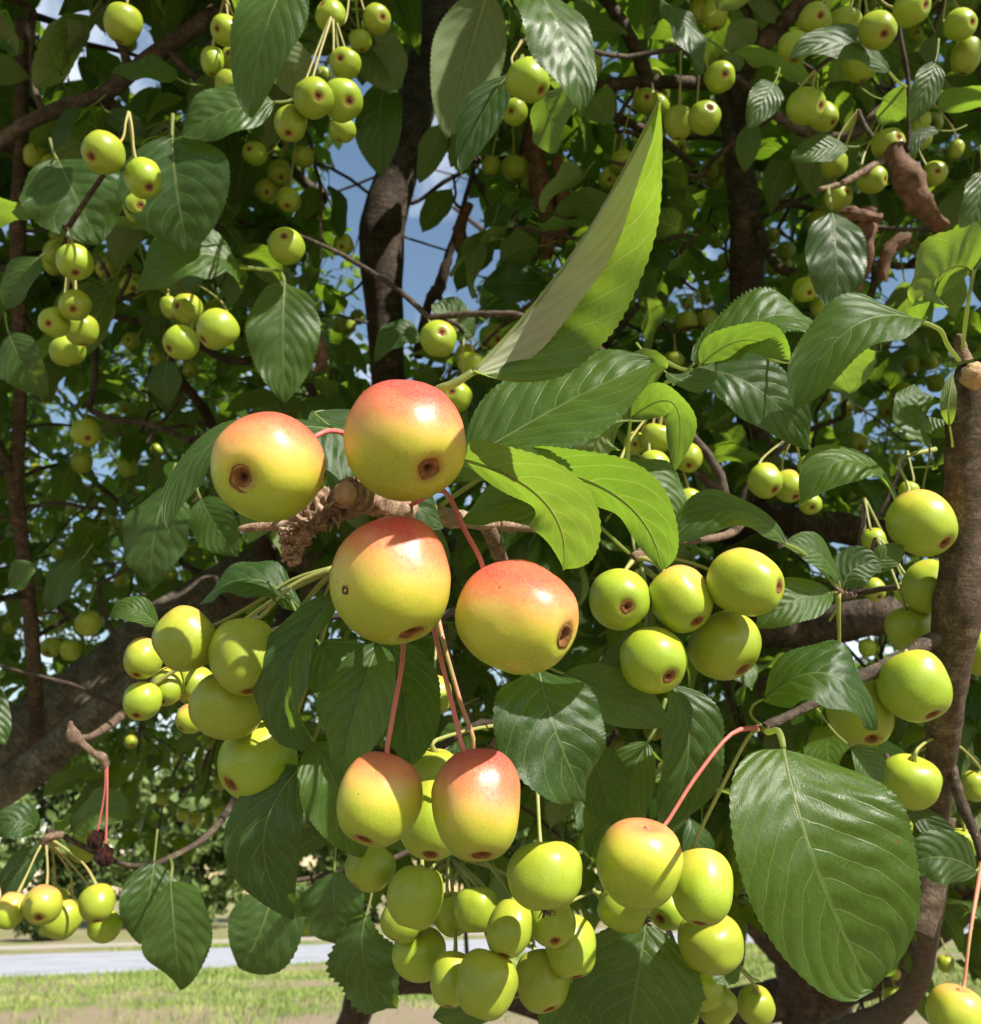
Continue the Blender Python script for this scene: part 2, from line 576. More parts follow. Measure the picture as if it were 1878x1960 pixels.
M_APPLE = mat_apple()
M_CALYX = mat_calyx()
M_STEM = mat_stem()
M_LEAF = mat_leaf('leaf_blade', True)
M_LEAFP = mat_leaf('leaf_blade_sun_paled', True, True)
M_FOL = mat_leaf('leaf_blade_plain', False)  # crown leaves, colours darkened to deepen the shade inside the crown
def mat_rib():
    m, nt, out = new_mat('leaf_rib')
    b = NB(nt)
    v = b.n('ShaderNodeTexCoord').outputs['Object']
    pr = b.n('ShaderNodeBsdfPrincipled')
    b.lk(b.mix(b.noise(v, 300, 3, .6), (0.20, 0.25, 0.09, 1), (0.34, 0.36, 0.15, 1)), pr.inputs['Base Color'])
    pr.inputs['Roughness'].default_value = .55
    tl = b.n('ShaderNodeBsdfTranslucent')
    tl.inputs['Color'].default_value = (0.62, 0.72, 0.20, 1)
    mx = b.n('ShaderNodeMixShader')
    mx.inputs[0].default_value = .5
    b.lk(pr.outputs[0], mx.inputs[1]); b.lk(tl.outputs[0], mx.inputs[2]); b.lk(mx.outputs[0], out.inputs['Surface'])
    return m


M_RIB = mat_rib()
M_BARK = mat_bark('bark_grey_brown', (0.020, 0.013, 0.009), (0.070, 0.050, 0.036), (0.17, 0.13, 0.10), 38)
M_BARKY = mat_bark('bark_young', (0.030, 0.019, 0.012), (0.082, 0.056, 0.036), (0.21, 0.155, 0.11), 130)
M_BARKG = mat_bark('bark_pale_grey', (0.035, 0.028, 0.020), (0.12, 0.10, 0.075), (0.27, 0.25, 0.19), 45)  # greys lightened to stand in for sunlit patches on the lower left limbs
M_SPURF = mat_bark('bark_spur_weathered', (0.07, 0.038, 0.022), (0.30, 0.19, 0.125), (0.62, 0.49, 0.36), 330)
M_SPUR = mat_bark('bark_spur', (0.05, 0.028, 0.017), (0.16, 0.10, 0.068), (0.42, 0.32, 0.23), 260)
M_WOOD = mat_noisy('cut_wood', [(0.0, (0.20, 0.10, 0.04)), (0.5, (0.46, 0.30, 0.16)), (1.0, (0.62, 0.47, 0.30))], 180, 0.8, 0.7, 0.001)
M_DEAD = mat_noisy('dead_leaf', [(0.0, (0.05, 0.026, 0.015)), (0.5, (0.13, 0.068, 0.040)), (1.0, (0.25, 0.14, 0.085))], 140, 0.75, 0.6, 0.002)
M_MUMMY = mat_noisy('dried_fruit', [(0.0, (0.02, 0.006, 0.006)), (0.5, (0.09, 0.02, 0.02)), (1.0, (0.30, 0.10, 0.02))], 2.0, 0.6, 1.0, 0.3)
M_SEPAL = mat_noisy('dry_sepal', [(0.0, (0.03, 0.02, 0.015)), (1.0, (0.20, 0.14, 0.10))], 8, 0.8, 0.4)

# ------------------------------------------------------------------ ground, road, far planting
def mat_ground():
    m, nt, out = new_mat('dry_lawn')
    b = NB(nt)
    v = b.n('ShaderNodeTexCoord').outputs['Object']
    n1 = b.noise(v, 0.55, 5, 0.65)
    n2 = b.noise(v, 6, 5, 0.7)
    n3 = b.noise(v, 40, 4, 0.7)
    g = b.mix(n2, (0.13, 0.19, 0.040, 1), (0.30, 0.32, 0.11, 1))
    d = b.mix(n3, (0.26, 0.19, 0.115, 1), (0.46, 0.36, 0.24, 1))
    f = b.rng(b.math('ADD', b.math('MULTIPLY', n1, 0.75), b.math('MULTIPLY', n2, 0.3)), 0.46, 0.60)
    py = b.n('ShaderNodeSeparateXYZ'); b.lk(v, py.inputs[0])
    f = b.math('MULTIPLY', f, b.rng(b.math('ADD', py.outputs[1], b.math('MULTIPLY', n1, 3.0)), 15.6, 17.0, 0.10, 1.0))
    col = b.mix(f, d, g)
    pr = b.n('ShaderNodeBsdfPrincipled')
    b.lk(col, pr.inputs['Base Color'])
    pr.inputs['Roughness'].default_value = 0.95
    pr.inputs['Specular IOR Level'].default_value = 0.1
    b.lk(b.bump(n3, 0.8, 0.05), pr.inputs['Normal'])
    b.lk(pr.outputs[0], out.inputs['Surface'])
    return m


gs = 900
NGX = 60
gv, gf = [], []
xs = [-gs, -200, -80, -40] + [-20 + i for i in range(41)] + [40, 80, 200, gs]
ys = [-gs, -60, -20, -8] + [-2 + i for i in range(45)] + [60, 100, 250, gs]


def ground_z(x, y):
    return 0.0


for yy in ys:
    for xx in xs:
        gv.append((xx, yy, 0))
for j in range(len(ys) - 1):
    for i in range(len(xs) - 1):
        a = j * len(xs) + i
        gf.append((a, a + 1, a + 1 + len(xs), a + len(xs)))
ground = tag(mesh_obj('ground', gv, gf, mat_ground()), kind='structure')


def strip(name, near, far, z, mat, x0=-160, x1=160, kind='structure'):
    """a sheet on the ground between two lines, each given by two picture points on the ground"""
    def line(pp, x):
        a, c = G(*pp[0]), G(*pp[1])
        t = (x - a.x) / (c.x - a.x)
        return a.y + (c.y - a.y) * t
    V, Fc = [], []
    n = 80
    for i in range(n + 1):
        x = x0 + (x1 - x0) * i / n
        V.append((x, line(near, x), z))
        V.append((x, line(far, x), z))
    for i in range(n):
        Fc.append((2 * i, 2 * i + 2, 2 * i + 3, 2 * i + 1))
    return tag(mesh_obj(name, V, Fc, mat, smooth=False), kind=kind)


M_ROAD = mat_noisy('asphalt_worn', [(0.0, (0.27, 0.27, 0.285)), (0.5, (0.35, 0.35, 0.37)), (1.0, (0.43, 0.43, 0.45))], 0.8, 0.9, 0.5, 0.01, detail=8)
M_PAINT = mat_noisy('road_paint', [(0.0, (0.45, 0.45, 0.45)), (1.0, (0.75, 0.75, 0.74))], 3, 0.7, 0.2)
M_GRAV = mat_noisy('gravel_path', [(0.0, (0.30, 0.25, 0.19)), (1.0, (0.50, 0.44, 0.35))], 6, 0.95, 0.8, 0.03)
road = strip('road', ((0, 1872), (411, 1853)), ((0, 1829), (411, 1815)), 0.004, M_ROAD)
path_o = strip('gravel_path', ((0, 1819), (411, 1806)), ((0, 1811), (411, 1799)), 0.004, M_GRAV)
a0, a1 = G(0, 1843), G(411, 1830)
dirv = (a1 - a0).normalized()
for k in range(-6, 8):
    c = a0 + dirv * (3.2 + k * 9.0)
    nrm_ = Vector((-dirv.y, dirv.x, 0)) * 0.09
    e = dirv * 1.7
    pts = [c - e - nrm_, c + e - nrm_, c + e + nrm_, c - e + nrm_]
    o = mesh_obj('lane_marking', [(p.x, p.y, 0.008) for p in pts], [(0, 1, 2, 3)], M_PAINT, parent=road, smooth=False)

# grass blades
M_GRASS = mat_noisy('grass_blades', [(0.0, (0.11, 0.18, 0.030)), (0.5, (0.20, 0.27, 0.055)), (0.8, (0.34, 0.36, 0.12)), (1.0, (0.50, 0.43, 0.22))], 0.9, 0.7, 0.0, detail=8)


def build_grass():
    rl0, rl1 = G(0, 1872), G(411, 1853)
    fl0, fl1 = G(0, 1829), G(411, 1815)

    def ly(a, c, x):
        return a.y + (c.y - a.y) * (x - a.x) / (c.x - a.x)
    N = 150000
    x = RNG.uniform(-11, 11, N)
    y = RNG.uniform(7.0, 34, N)
    keep = np.abs(x) < y * 0.56
    near = y < ly(rl0, rl1, x) - 0.05
    far = (y > ly(fl0, fl1, x) + 0.1)
    keep &= near | far
    x, y = x[keep], y[keep]
    den = np.array([mnoise.noise(Vector((a * 0.42, b_ * 0.42, 3.1))) + 0.55 * mnoise.noise(Vector((a * 1.5, b_ * 1.5, 9.1))) for a, b_ in zip(x, y)])
    fw = np.where(y > 15.0, 0.25, np.where(y > 14.0, -0.12, -0.42))
    k2 = RNG.random(len(x)) < np.clip(0.35 + fw + den * 1.2, 0.04, 1.0)
    x, y, den = x[k2], y[k2], den[k2]
    n = len(x)
    h = RNG.uniform(0.03, 0.11, n) * (1 + 0.8 * np.clip(den, 0, 1))
    an = RNG.uniform(0, 2 * np.pi, n)
    wd = RNG.uniform(0.004, 0.010, n) * np.clip(y / 11, 1, 2.5)
    lean = RNG.uniform(0.1, 0.7, n) * h
    la = RNG.uniform(0, 2 * np.pi, n)
    V = np.zeros((n, 4, 3))
    V[:, 0] = np.stack([x - np.cos(an) * wd, y - np.sin(an) * wd, np.zeros(n)], 1)
    V[:, 1] = np.stack([x + np.cos(an) * wd, y + np.sin(an) * wd, np.zeros(n)], 1)
    V[:, 2] = np.stack([x + np.cos(an) * wd * .5 + np.cos(la) * lean * .5, y + np.sin(an) * wd * .5 + np.sin(la) * lean * .5, h * .65], 1)
    V[:, 3] = np.stack([x + np.cos(la) * lean, y + np.sin(la) * lean, h], 1)
    F = np.arange(n)[:, None] * 4 + np.array([[0, 1, 2, 3]])
    o = big_mesh('grass', V.reshape(-1, 3), F, M_GRASS, smooth=False)
    tag(o, 'patchy sunlit grass on both sides of the grey road', 'grass', kind='stuff')


build_grass()

M_FARLEAF = mat_noisy('far_foliage', [(0.0, (0.04, 0.075, 0.018)), (0.5, (0.10, 0.15, 0.035)), (1.0, (0.21, 0.25, 0.075))], 1.2, 0.6, 0.0, detail=8)


def far_tree(name, x, y, h, rad, z0, n, label, cat, group, seed, trunk_r=0.16):
    rg = np.random.default_rng(seed)
    root = bpy.data.objects.new(name, None)
    COL.objects.link(root)
    root.location = (x, y, 0)
    tag(root, label, cat, group)
    pts = [(Vector((0, 0, -0.1)), trunk_r * 1.2), (Vector((0.05, 0, h * .3)), trunk_r), (Vector((-.1, .1, h * .6)), trunk_r * .6), (Vector((.05, 0, h * .9)), trunk_r * .15)]
    V, Fc, UV = tube(catmull(pts, 4), 8, 0.1, seed)
    mesh_obj('trunk', V, Fc, M_BARK, root, uvs=UV)
    # crown of many leaf faces on lumpy clumps
    nc = max(10, int(n / 90))
    cc = []
    while len(cc) < nc:
        p = rg.uniform(-1, 1, 3)
        if np.linalg.norm(p) < 1:
            cc.append(p)
    cc = np.array(cc)
    cc[:, :2] *= rad * (0.75 + 0.25 * rg.random((nc, 1)))
    cc[:, 2] = z0 + (cc[:, 2] * .5 + .5) * (h - z0)
    ci = rg.integers(0, nc, n)
    d = rg.normal(0, 1, (n, 3))
    d /= np.linalg.norm(d, axis=1)[:, None]
    c = cc[ci] + d * (rad * 0.30) * rg.uniform(0.3, 1.0, (n, 1)) * np.array([1, 1, .75])
    c[:, 2] = np.clip(c[:, 2], 0.05, None)
    s = rad * 0.062 * rg.uniform(0.6, 1.4, n)
    a = rg.normal(0, 1, (n, 3)); a /= np.linalg.norm(a, axis=1)[:, None]
    bb = np.cross(a, rg.normal(0, 1, (n, 3))); bb /= np.linalg.norm(bb, axis=1)[:, None]
    V = np.zeros((n, 4, 3))
    V[:, 0] = c - a * s[:, None]
    V[:, 1] = c + bb * s[:, None] * .55
    V[:, 2] = c + a * s[:, None]
    V[:, 3] = c - bb * s[:, None] * .55
    F = np.arange(n)[:, None] * 4 + np.array([[0, 1, 2, 3]])
    big_mesh('crown', V.reshape(-1, 3), F, M_FARLEAF, root, smooth=False)
    return root


far_tree('shrub', G(75, 1802).x, G(75, 1802).y, 1.5, 1.3, 0.1, 3500, 'low rounded grey green shrub beyond the gravel path', 'shrub', None, 3, .04)
far_tree('shrub', G(560, 1792).x, G(560, 1792).y, 1.7, 1.9, 0.1, 3500, 'wide pale green shrub beside the gravel path', 'shrub', None, 4, .04)
for k, (px, dist, h, rad) in enumerate([(-60, 46, 9, 4.2), (210, 58, 11, 5.0), (430, 50, 9.5, 4.5), (690, 60, 12, 5.5), (1000, 55, 10, 5), (1330, 62, 12, 5.5), (1700, 52, 10, 5), (1960, 60, 11, 5)]):
    far_tree('roadside_tree', (px - 939) / FPX * dist * 1.05, dist, h, rad, 0.2, 7000,
             'leafy sunlit tree in the row beyond the road', 'tree', 'row of trees beyond the road', 20 + k, .2)

# ------------------------------------------------------------------ the crab apple tree: wood
TREE = bpy.data.objects.new('crabapple_tree', None)
COL.objects.link(TREE)
tb_ = G(1560, 2250)
TREE_BASE = Vector((P(1570, 1960, 2.5).x, P(1570, 1960, 2.5).y, 0))
TREE.location = TREE_BASE
tag(TREE, 'large crab apple tree with dark limbs and dense green leaves bearing fruit', 'tree')
TINV = Matrix.Translation(-TREE_BASE)

SKEL = []            # (point, radius) samples of the wood, for hanging twigs on


def wood(name, pts, mat=None, sides=14, rough=0.10, seed=1, freq=1.0, per=7, skel=True):
    """pts: (x, y, depth, width in picture units) or (Vector, radius)"""
    ctrl = []
    for p in pts:
        if len(p) == 4:
            ctrl.append((P(p[0], p[1], p[2]), p[3] * p[2] / FPX / 2))
        else:
            ctrl.append((Vector(p[0]), p[1]))
    path = catmull(ctrl, per)
    if skel:
        SKEL.extend((q.copy(), r) for q, r in path)
    V, Fc, UV = tube(path, sides, rough, seed, freq=freq)
    V = [v - TREE_BASE for v in V]
    return mesh_obj(name, V, Fc, mat or M_BARK, TREE, uvs=UV)


B = TREE_BASE
wood('trunk', [(B + Vector((0.02, 0.0, -0.1)), .135), (B + Vector((0, 0, .25)), .105), (1565, 2150, 2.5, 150), (1562, 1960, 2.5, 130), (1555, 1860, 2.5, 140), (1545, 1780, 2.5, 130)],
     sides=22, rough=.13, seed=2, per=10)
wood('limb', [(1548, 1830, 2.5, 120), (1480, 1760, 2.4, 110), (1300, 1560, 2.1, 110), (1080, 1330, 1.8, 105), (880, 1130, 1.55, 95), (770, 930, 1.4, 78),
              (745, 740, 1.32, 68), (735, 580, 1.3, 74), (733, 440, 1.3, 88), (765, 320, 1.3, 78), (800, 190, 1.3, 76), (842, 20, 1.3, 84), (880, -220, 1.35, 76), (940, -500, 1.5, 60), (980, -900, 1.7, 45)], sides=22, rough=.09, seed=3, per=9)
wood('limb', [(900, 1150, 1.55, 100), (720, 1085, 1.5, 105), (520, 1090, 1.45, 105), (340, 1190, 1.4, 110), (170, 1320, 1.35, 118), (20, 1440, 1.3, 125), (-160, 1560, 1.25, 120), (-420, 1640, 1.3, 100), (-800, 1500, 1.5, 70)], M_BARKG,
     sides=22, rough=.13, seed=4, per=9)
wood('branch', [(420, 1150, 1.3, 50), (300, 1265, 1.22, 60), (190, 1365, 1.18, 66), (60, 1470, 1.15, 72), (-80, 1560, 1.12, 76), (-300, 1700, 1.1, 60)], M_BARKG, sides=16, rough=.12, seed=5)
wood('limb', [(1570, 1880, 2.5, 110), (1680, 1860, 2.3, 75), (1770, 1790, 2.1, 70), (1860, 1690, 1.9, 75), (1960, 1500, 1.7, 80), (2050, 1100, 1.6, 80), (2100, 600, 1.6, 75), (2120, 0, 1.7, 60), (2080, -600, 1.9, 50)], sides=18, rough=.1, seed=6)
wood('limb', [(1545, 1790, 2.5, 110), (1500, 1500, 2.0, 80), (1465, 1200, 1.5, 70), (1452, 960, 1.2, 66), (1440, 780, 1.1, 62), (1432, 580, 1.08, 66), (1425, 400, 1.08, 60), (1405, 250, 1.1, 50), (1385, 150, 1.12, 45), (1360, 0, 1.15, 38), (1330, -300, 1.3, 32)],
     sides=18, rough=.1, seed=7)
wood('branch', [(1460, 1060, 1.25, 60), (1380, 985, 1.15, 70), (1520, 1000, 1.05, 62), (1660, 1020, 1.0, 60), (1800, 1040, .98, 55), (1960, 1030, 1.0, 45)], sides=14, rough=.14, seed=8)
wood('branch', [(1470, 1260, 1.6, 60), (1430, 1215, .95, 60), (1560, 1200, .85, 74), (1680, 1180, .80, 72), (1800, 1165, .80, 66), (1980, 1130, .85, 60)], sides=16, rough=.13, seed=9)
# near branch at the right, pruned at its top
wood('branch', [(1868, 702, .425, 62), (1862, 745, .425, 84), (1856, 800, .425, 84), (1853, 900, .425, 80), (1848, 1010, .425, 82), (1842, 1110, .425, 88), (1834, 1170, .425, 96),
                (1822, 1250, .43, 80), (1810, 1350, .44, 68), (1800, 1470, .46, 56), (1792, 1600, .52, 44), (1785, 1740, .64, 40), (1730, 1920, 1.0, 44), (1600, 2000, 1.6, 80)], M_BARKY, 28, .10, 10, per=12)
wood('branch', [(1830, 1215, .43, 40), (1790, 1225, .425, 34), (1720, 1262, .415, 27), (1640, 1300, .40, 24), (1560, 1345, .39, 20), (1500, 1375, .38, 18), (1462, 1392, .372, 18)], M_BARK, 12, .18, 11)
wood('branch', [(1812, 1440, .455, 22), (1838, 1530, .45, 22), (1868, 1600, .445, 18), (1882, 1650, .44, 15), (1900, 1700, .44, 14)], M_BARK, 10, .2, 12)
wood('branch_stub', [(1800, 1560, .50, 56), (1788, 1640, .495, 60), (1772, 1720, .49, 66), (1758, 1788, .485, 58)], M_BARKY, 16, .12, 13)
# cut face on the pruned branch
cut = wood('cut_end', [(1862, 728, .412, 44), (1867, 715, .408, 50), (1872, 702, .405, 30)], M_WOOD, 24, .34, 14, skel=False, freq=2.0)
# upper left
wood('branch', [(560, -90, .85, 34), (460, -8, .84, 33), (385, 42, .83, 33), (310, 95, .82, 34), (255, 135, .82, 32), (200, 180, .81, 30), (120, 205, .80, 28), (60, 232, .80, 28), (0, 270, .80, 28), (-120, 340, .82, 26)], sides=12, rough=.12, seed=15)
wood('branch', [(250, 140, .82, 22), (235, 95, .83, 15), (212, 40, .84, 13), (195, -30, .85, 12)], sides=8, rough=.15, seed=16)
wood('branch', [(95, 225, .81, 16), (72, 190, .82, 12), (60, 120, .83, 10), (66, 20, .84, 9)], sides=8, rough=.15, seed=16)
wood('branch', [(52, -120, 1.0, 26), (45, 0, 1.0, 28), (41, 180, 1.0, 27), (39, 320, 1.0, 27), (34, 440, 1.0, 30), (37, 620, 1.02, 26), (38, 800, 1.05, 24), (30, 930, 1.07, 30), (42, 1040, 1.1, 28), (58, 1180, 1.12, 28), (68, 1330, 1.16, 28), (72, 1430, 1.25, 34)], M_BARKY, 12, .10, 17)
wood('branch', [(30, 940, 1.07, 22), (0, 860, 1.05, 18), (-60, 760, 1.05, 16)], M_BARKY, 9, .1, 17)
# upper middle and right
wood('branch', [(1095, -60, .95, 24), (1165, 5, .95, 26), (1212, 85, .95, 26), (1235, 140, .95, 30), (1250, 200, .97, 22), (1262, 330, 1.0, 18), (1260, 520, 1.05, 18), (1258, 700, 1.1, 18)], sides=10, rough=.15, seed=18)
wood('branch', [(1020, 200, 1.0, 12), (1110, 168, .97, 20), (1230, 158, .95, 26), (1320, 158, .95, 26), (1400, 165, 1.0, 34), (1420, 230, 1.05, 40)], sides=10, rough=.16, seed=19)
wood('branch', [(1120, 200, .98, 14), (1180, 225, .97, 18), (1260, 262, .97, 15), (1330, 320, .98, 10)], sides=8, rough=.15, seed=20)
wood('branch', [(1600, -60, .8, 30), (1535, 5, .8, 32), (1480, 60, .82, 36), (1440, 105, .84, 38), (1425, 150, .9, 40), (1420, 240, 1.02, 40)], sides=12, rough=.14, seed=21)
wood('branch', [(1480, 215, .8, 20), (1540, 250, .8, 24), (1620, 262, .78, 22), (1700, 205, .78, 26), (1790, 190, .8, 26), (1900, 200, .82, 30), (2020, 180, .85, 40)], sides=10, rough=.14, seed=22)
wood('twig', [(1716, -30, .62, 9), (1722, 60, .62, 9), (1738, 150, .62, 9), (1740, 230, .62, 8), (1737, 290, .62, 8)], sides=7, rough=.15, seed=23, mat=M_BARK)
wood('twig', [(1700, 300, .66, 16), (1650, 330, .65, 15), (1610, 352, .64, 13), (1568, 363, .63, 9)], sides=8, rough=.22, seed=24, mat=M_SPUR)
wood('twig', [(910, 312, 1.15, 9), (885, 400, 1.14, 10), (862, 480, 1.14, 16), (842, 545, 1.15, 26), (820, 585, 1.2, 20), (800, 680, 1.3, 22)], sides=8, rough=.35, seed=25)
wood('twig', [(905, 330, 1.15, 10), (925, 365, 1.14, 14), (945, 405, 1.13, 10)], sides=7, rough=.3, seed=26)
wood('twig', [(700, 390, 1.5, 8), (790, 388, 1.5, 9), (850, 348, 1.5, 9), (900, 322, 1.5, 8), (960, 290, 1.5, 8), (1080, 270, 1.4, 8)], sides=7, rough=.2, seed=27)
wood('twig', [(620, 375, 1.6, 5), (690, 350, 1.6, 6), (760, 318, 1.6, 7)], sides=6, rough=.2, seed=28)
wood('twig', [(1340, 440, .95, 9), (1280, 510, .96, 11), (1210, 600, .98, 12), (1160, 660, 1.0, 12)], sides=7, rough=.2, seed=29)
wood('twig', [(1440, 400, 1.08, 20), (1480, 500, 1.0, 18), (1520, 520, .98, 16), (1640, 505, .95, 15), (1760, 508, .93, 14), (1900, 480, .95, 14)], sides=8, rough=.2, seed=30)
wood('branch', [(780, 1010, 1.42, 40), (640, 820, 1.2, 20), (560, 700, 1.1, 18), (440, 690, 1.05, 16), (340, 640, 1.0, 14), (200, 600, .95, 12)], sides=8, rough=.2, seed=31)
wood('branch', [(520, 1090, 1.45, 40), (470, 960, 1.3, 24), (400, 800, 1.2, 20), (330, 700, 1.1, 16), (300, 560, 1.0, 14)], sides=8, rough=.2, seed=32)
wood('limb', [(1545, 1900, 2.5, 80), (1200, 1960, 2.6, 66), (900, 1880, 2.5, 60), (720, 1880, 2.3, 62), (675, 1960, 2.25, 62), (600, 2150, 2.2, 66), (560, 2300, 2.2, 70)], sides=12, rough=.1, seed=33)
wood('branch', [(560, 1100, 1.45, 40), (500, 1400, 1.0, 20), (430, 1560, .75, 14), (330, 1640, .68, 12), (240, 1655, .66, 10), (120, 1600, .64, 10), (90, 1590, .63, 9)], sides=8, rough=.2, seed=34)
wood('branch', [(1100, 1350, 1.8, 40), (1000, 1500, 1.1, 18), (880, 1560, .7, 12), (760, 1640, .60, 11), (600, 1680, .60, 10), (500, 1690, .60, 9)], sides=8, rough=.2, seed=35)
# crown wood above and around, outside the picture
for k, pts in enumerate([
        [(980, -900, 1.7, 45), (Vector((.35, .5, 3.2)), .030), (Vector((.9, -.3, 3.6)), .024), (Vector((1.6, -1.0, 3.9)), .014)],
        [(880, -220, 1.35, 70), (Vector((-.5, .8, 3.0)), .028), (Vector((-1.3, .3, 3.4)), .022), (Vector((-2.0, -.3, 3.6)), .012)],
        [(2080, -600, 1.9, 50), (Vector((1.7, .5, 3.2)), .03), (Vector((2.2, -.4, 3.4)), .022), (Vector((2.7, -1.2, 3.6)), .012)],
        [(2050, 1100, 1.6, 60), (Vector((1.7, 1.2, 2.2)), .026), (Vector((2.3, .5, 2.6)), .02), (Vector((2.9, -.2, 2.8)), .012)],
        [(1330, -300, 1.3, 32), (Vector((.6, 1.2, 2.9)), .02), (Vector((1.1, .7, 3.4)), .016), (Vector((1.3, 0., 4.0)), .01)],
        [(1545, 1790, 2.5, 120), (Vector((1.0, 3.0, 2.4)), .05), (Vector((.9, 3.3, 3.2)), .04), (Vector((.3, 3.8, 4.2)), .025), (Vector((-.2, 4.2, 5.0)), .012)],
        [(Vector((1.0, 3.0, 2.4)), .045), (Vector((-.1, 3.3, 2.7)), .035), (Vector((-1.2, 3.6, 3.0)), .025), (Vector((-2.2, 3.8, 3.2)), .012)],
        [(-420, 1640, 1.3, 80), (Vector((-1.5, 1.6, 1.6)), .03), (Vector((-2.0, 2.2, 2.0)), .022), (Vector((-2.3, 3.0, 2.3)), .012)],
        [(Vector((.95, 3.1, 2.6)), .045), (Vector((1.8, 3.2, 3.0)), .035), (Vector((2.6, 2.8, 3.3)), .025), (Vector((3.4, 2.2, 3.5)), .012)],
        [(Vector((.9, 3.3, 3.2)), .035), (Vector((1.2, 2.4, 3.8)), .03), (Vector((1.5, 1.4, 4.2)), .02), (Vector((1.6, .4, 4.4)), .012)]]):
    wood('limb', pts, sides=10, rough=.1, seed=40 + k, per=6)

# front spur, broken, between the blushed apples
wood('spur', [(1080, 1010, .55, 22), (930, 1000, .40, 30), (830, 985, .335, 40), (760, 972, .305, 50), (700, 955, .288, 56), (672, 947, .281, 62), (664, 945, .2785, 58)], M_SPURF, 32, .24, 50, per=14, freq=2.2)
wood('cut_end', [(666, 946, .280, 44), (660, 944, .2772, 47), (652, 943, .2755, 36)], M_WOOD, 14, .16, 51, skel=False)
wood('spur', [(690, 960, .292, 40), (640, 968, .286, 58), (605, 985, .284, 56), (575, 1012, .283, 58), (560, 1040, .282, 44), (562, 1068, .2815, 30), (552, 1084, .281, 10)], M_SPURF, 36, .62, 52, per=16, freq=3.0)
wood('bark_flake', [(585, 1003, .285, 24), (530, 1006, .286, 20), (470, 1011, .287, 16), (455, 1012, .287, 4)], M_SPURF, 8, .12, 53, skel=False)
rs = random.Random(8)
SV, SF, SU = [], [], []
for k in range(34):
    x0, y0 = rs.choice([(560, 1050), (600, 1000), (640, 985), (555, 1070), (580, 1020), (655, 950), (690, 930), (545, 1030)])
    x0 += rs.uniform(-14, 14); y0 += rs.uniform(-14, 14)
    a = rs.uniform(0, 6.28)
    ln = rs.uniform(10, 26)
    pth = [(P(x0, y0, .281), .0007), (P(x0 + ln * .5 * math.cos(a), y0 + ln * .5 * math.sin(a), .278), .0005), (P(x0 + ln * math.cos(a + .4), y0 + ln * math.sin(a + .4), .2765), .0001)]
    v_, f_, u_ = tube(pth, 5, .3, k)
    o_ = len(SV)
    SV += [q - TREE_BASE for q in v_]; SU += u_; SF += [tuple(i + o_ for i in f) for f in f_]
mesh_obj('splinters', SV, SF, M_SPURF, TREE, uvs=SU)
wood('spur', [(800, 985, .33, 30), (740, 1040, .335, 26), (680, 1075, .335, 24), (640, 1090, .333, 20)], M_SPUR, 10, .25, 54)
wood('spur', [(1300, 1010, .5, 16), (1255, 1040, .40, 18), (1225, 1062, .372, 22), (1212, 1072, .368, 20)], M_SPUR, 10, .25, 55)
wood('spur', [(1250, 1040, .40, 14), (1400, 1020, .6, 18), (1420, 980, 1.0, 30)], M_SPUR, 8, .2, 56)
wood('spur', [(930, 1000, .40, 30), (1000, 1180, .45, 22), (1020, 1330, .42, 18), (1022, 1395, .40, 16)], M_SPUR, 10, .2, 57)
wood('spur', [(1020, 1320, .42, 16), (930, 1450, .44, 14), (870, 1590, .43, 12), (858, 1640, .42, 12)], M_SPUR, 9, .2, 58)
wood('spur', [(1022, 1390, .40, 16), (1120, 1480, .42, 14), (1170, 1600, .43, 12), (1240, 1690, .42, 12)], M_SPUR, 9, .2, 59)
wood('spur', [(1842, 690, .42, 36), (1838, 660, .418, 22), (1835, 640, .416, 10)], M_SPUR, 9, .2, 60)
wood('spur', [(1640, 1135, .70, 16), (1625, 1140, .45, 14), (1606, 1133, .40, 16), (1602, 1126, .392, 9)], M_SPUR, 9, .2, 61)
wood('twig', [(1275, 1770, .5, 12), (1310, 1850, .48, 12), (1350, 1880, .47, 10)], M_SPUR, 8, .2, 62)
wood('twig', [(135, 1380, .56, 5), (140, 1408, .56, 26), (155, 1422, .56, 16), (178, 1440, .56, 13), (196, 1452, .56, 20), (204, 1470, .56, 10)], M_SPUR, 9, .3, 63)
wood('twig', [(150, 1415, .56, 14), (200, 1395, .70, 16), (280, 1330, 1.1, 24)], M_SPUR, 7, .2, 64)
wood('twig', [(85, 1612, .63, 18), (95, 1602, .63, 16), (120, 1598, .635, 12)], M_SPUR, 7, .2, 65)
NSK_MAIN = len(SKEL)

# ------------------------------------------------------------------ leaves seen singly
def prof(u, a=0.70, c=0.85):
    k = a / (a + c)
    return (u ** a) * ((1 - u) ** c) / ((k ** a) * ((1 - k) ** c))


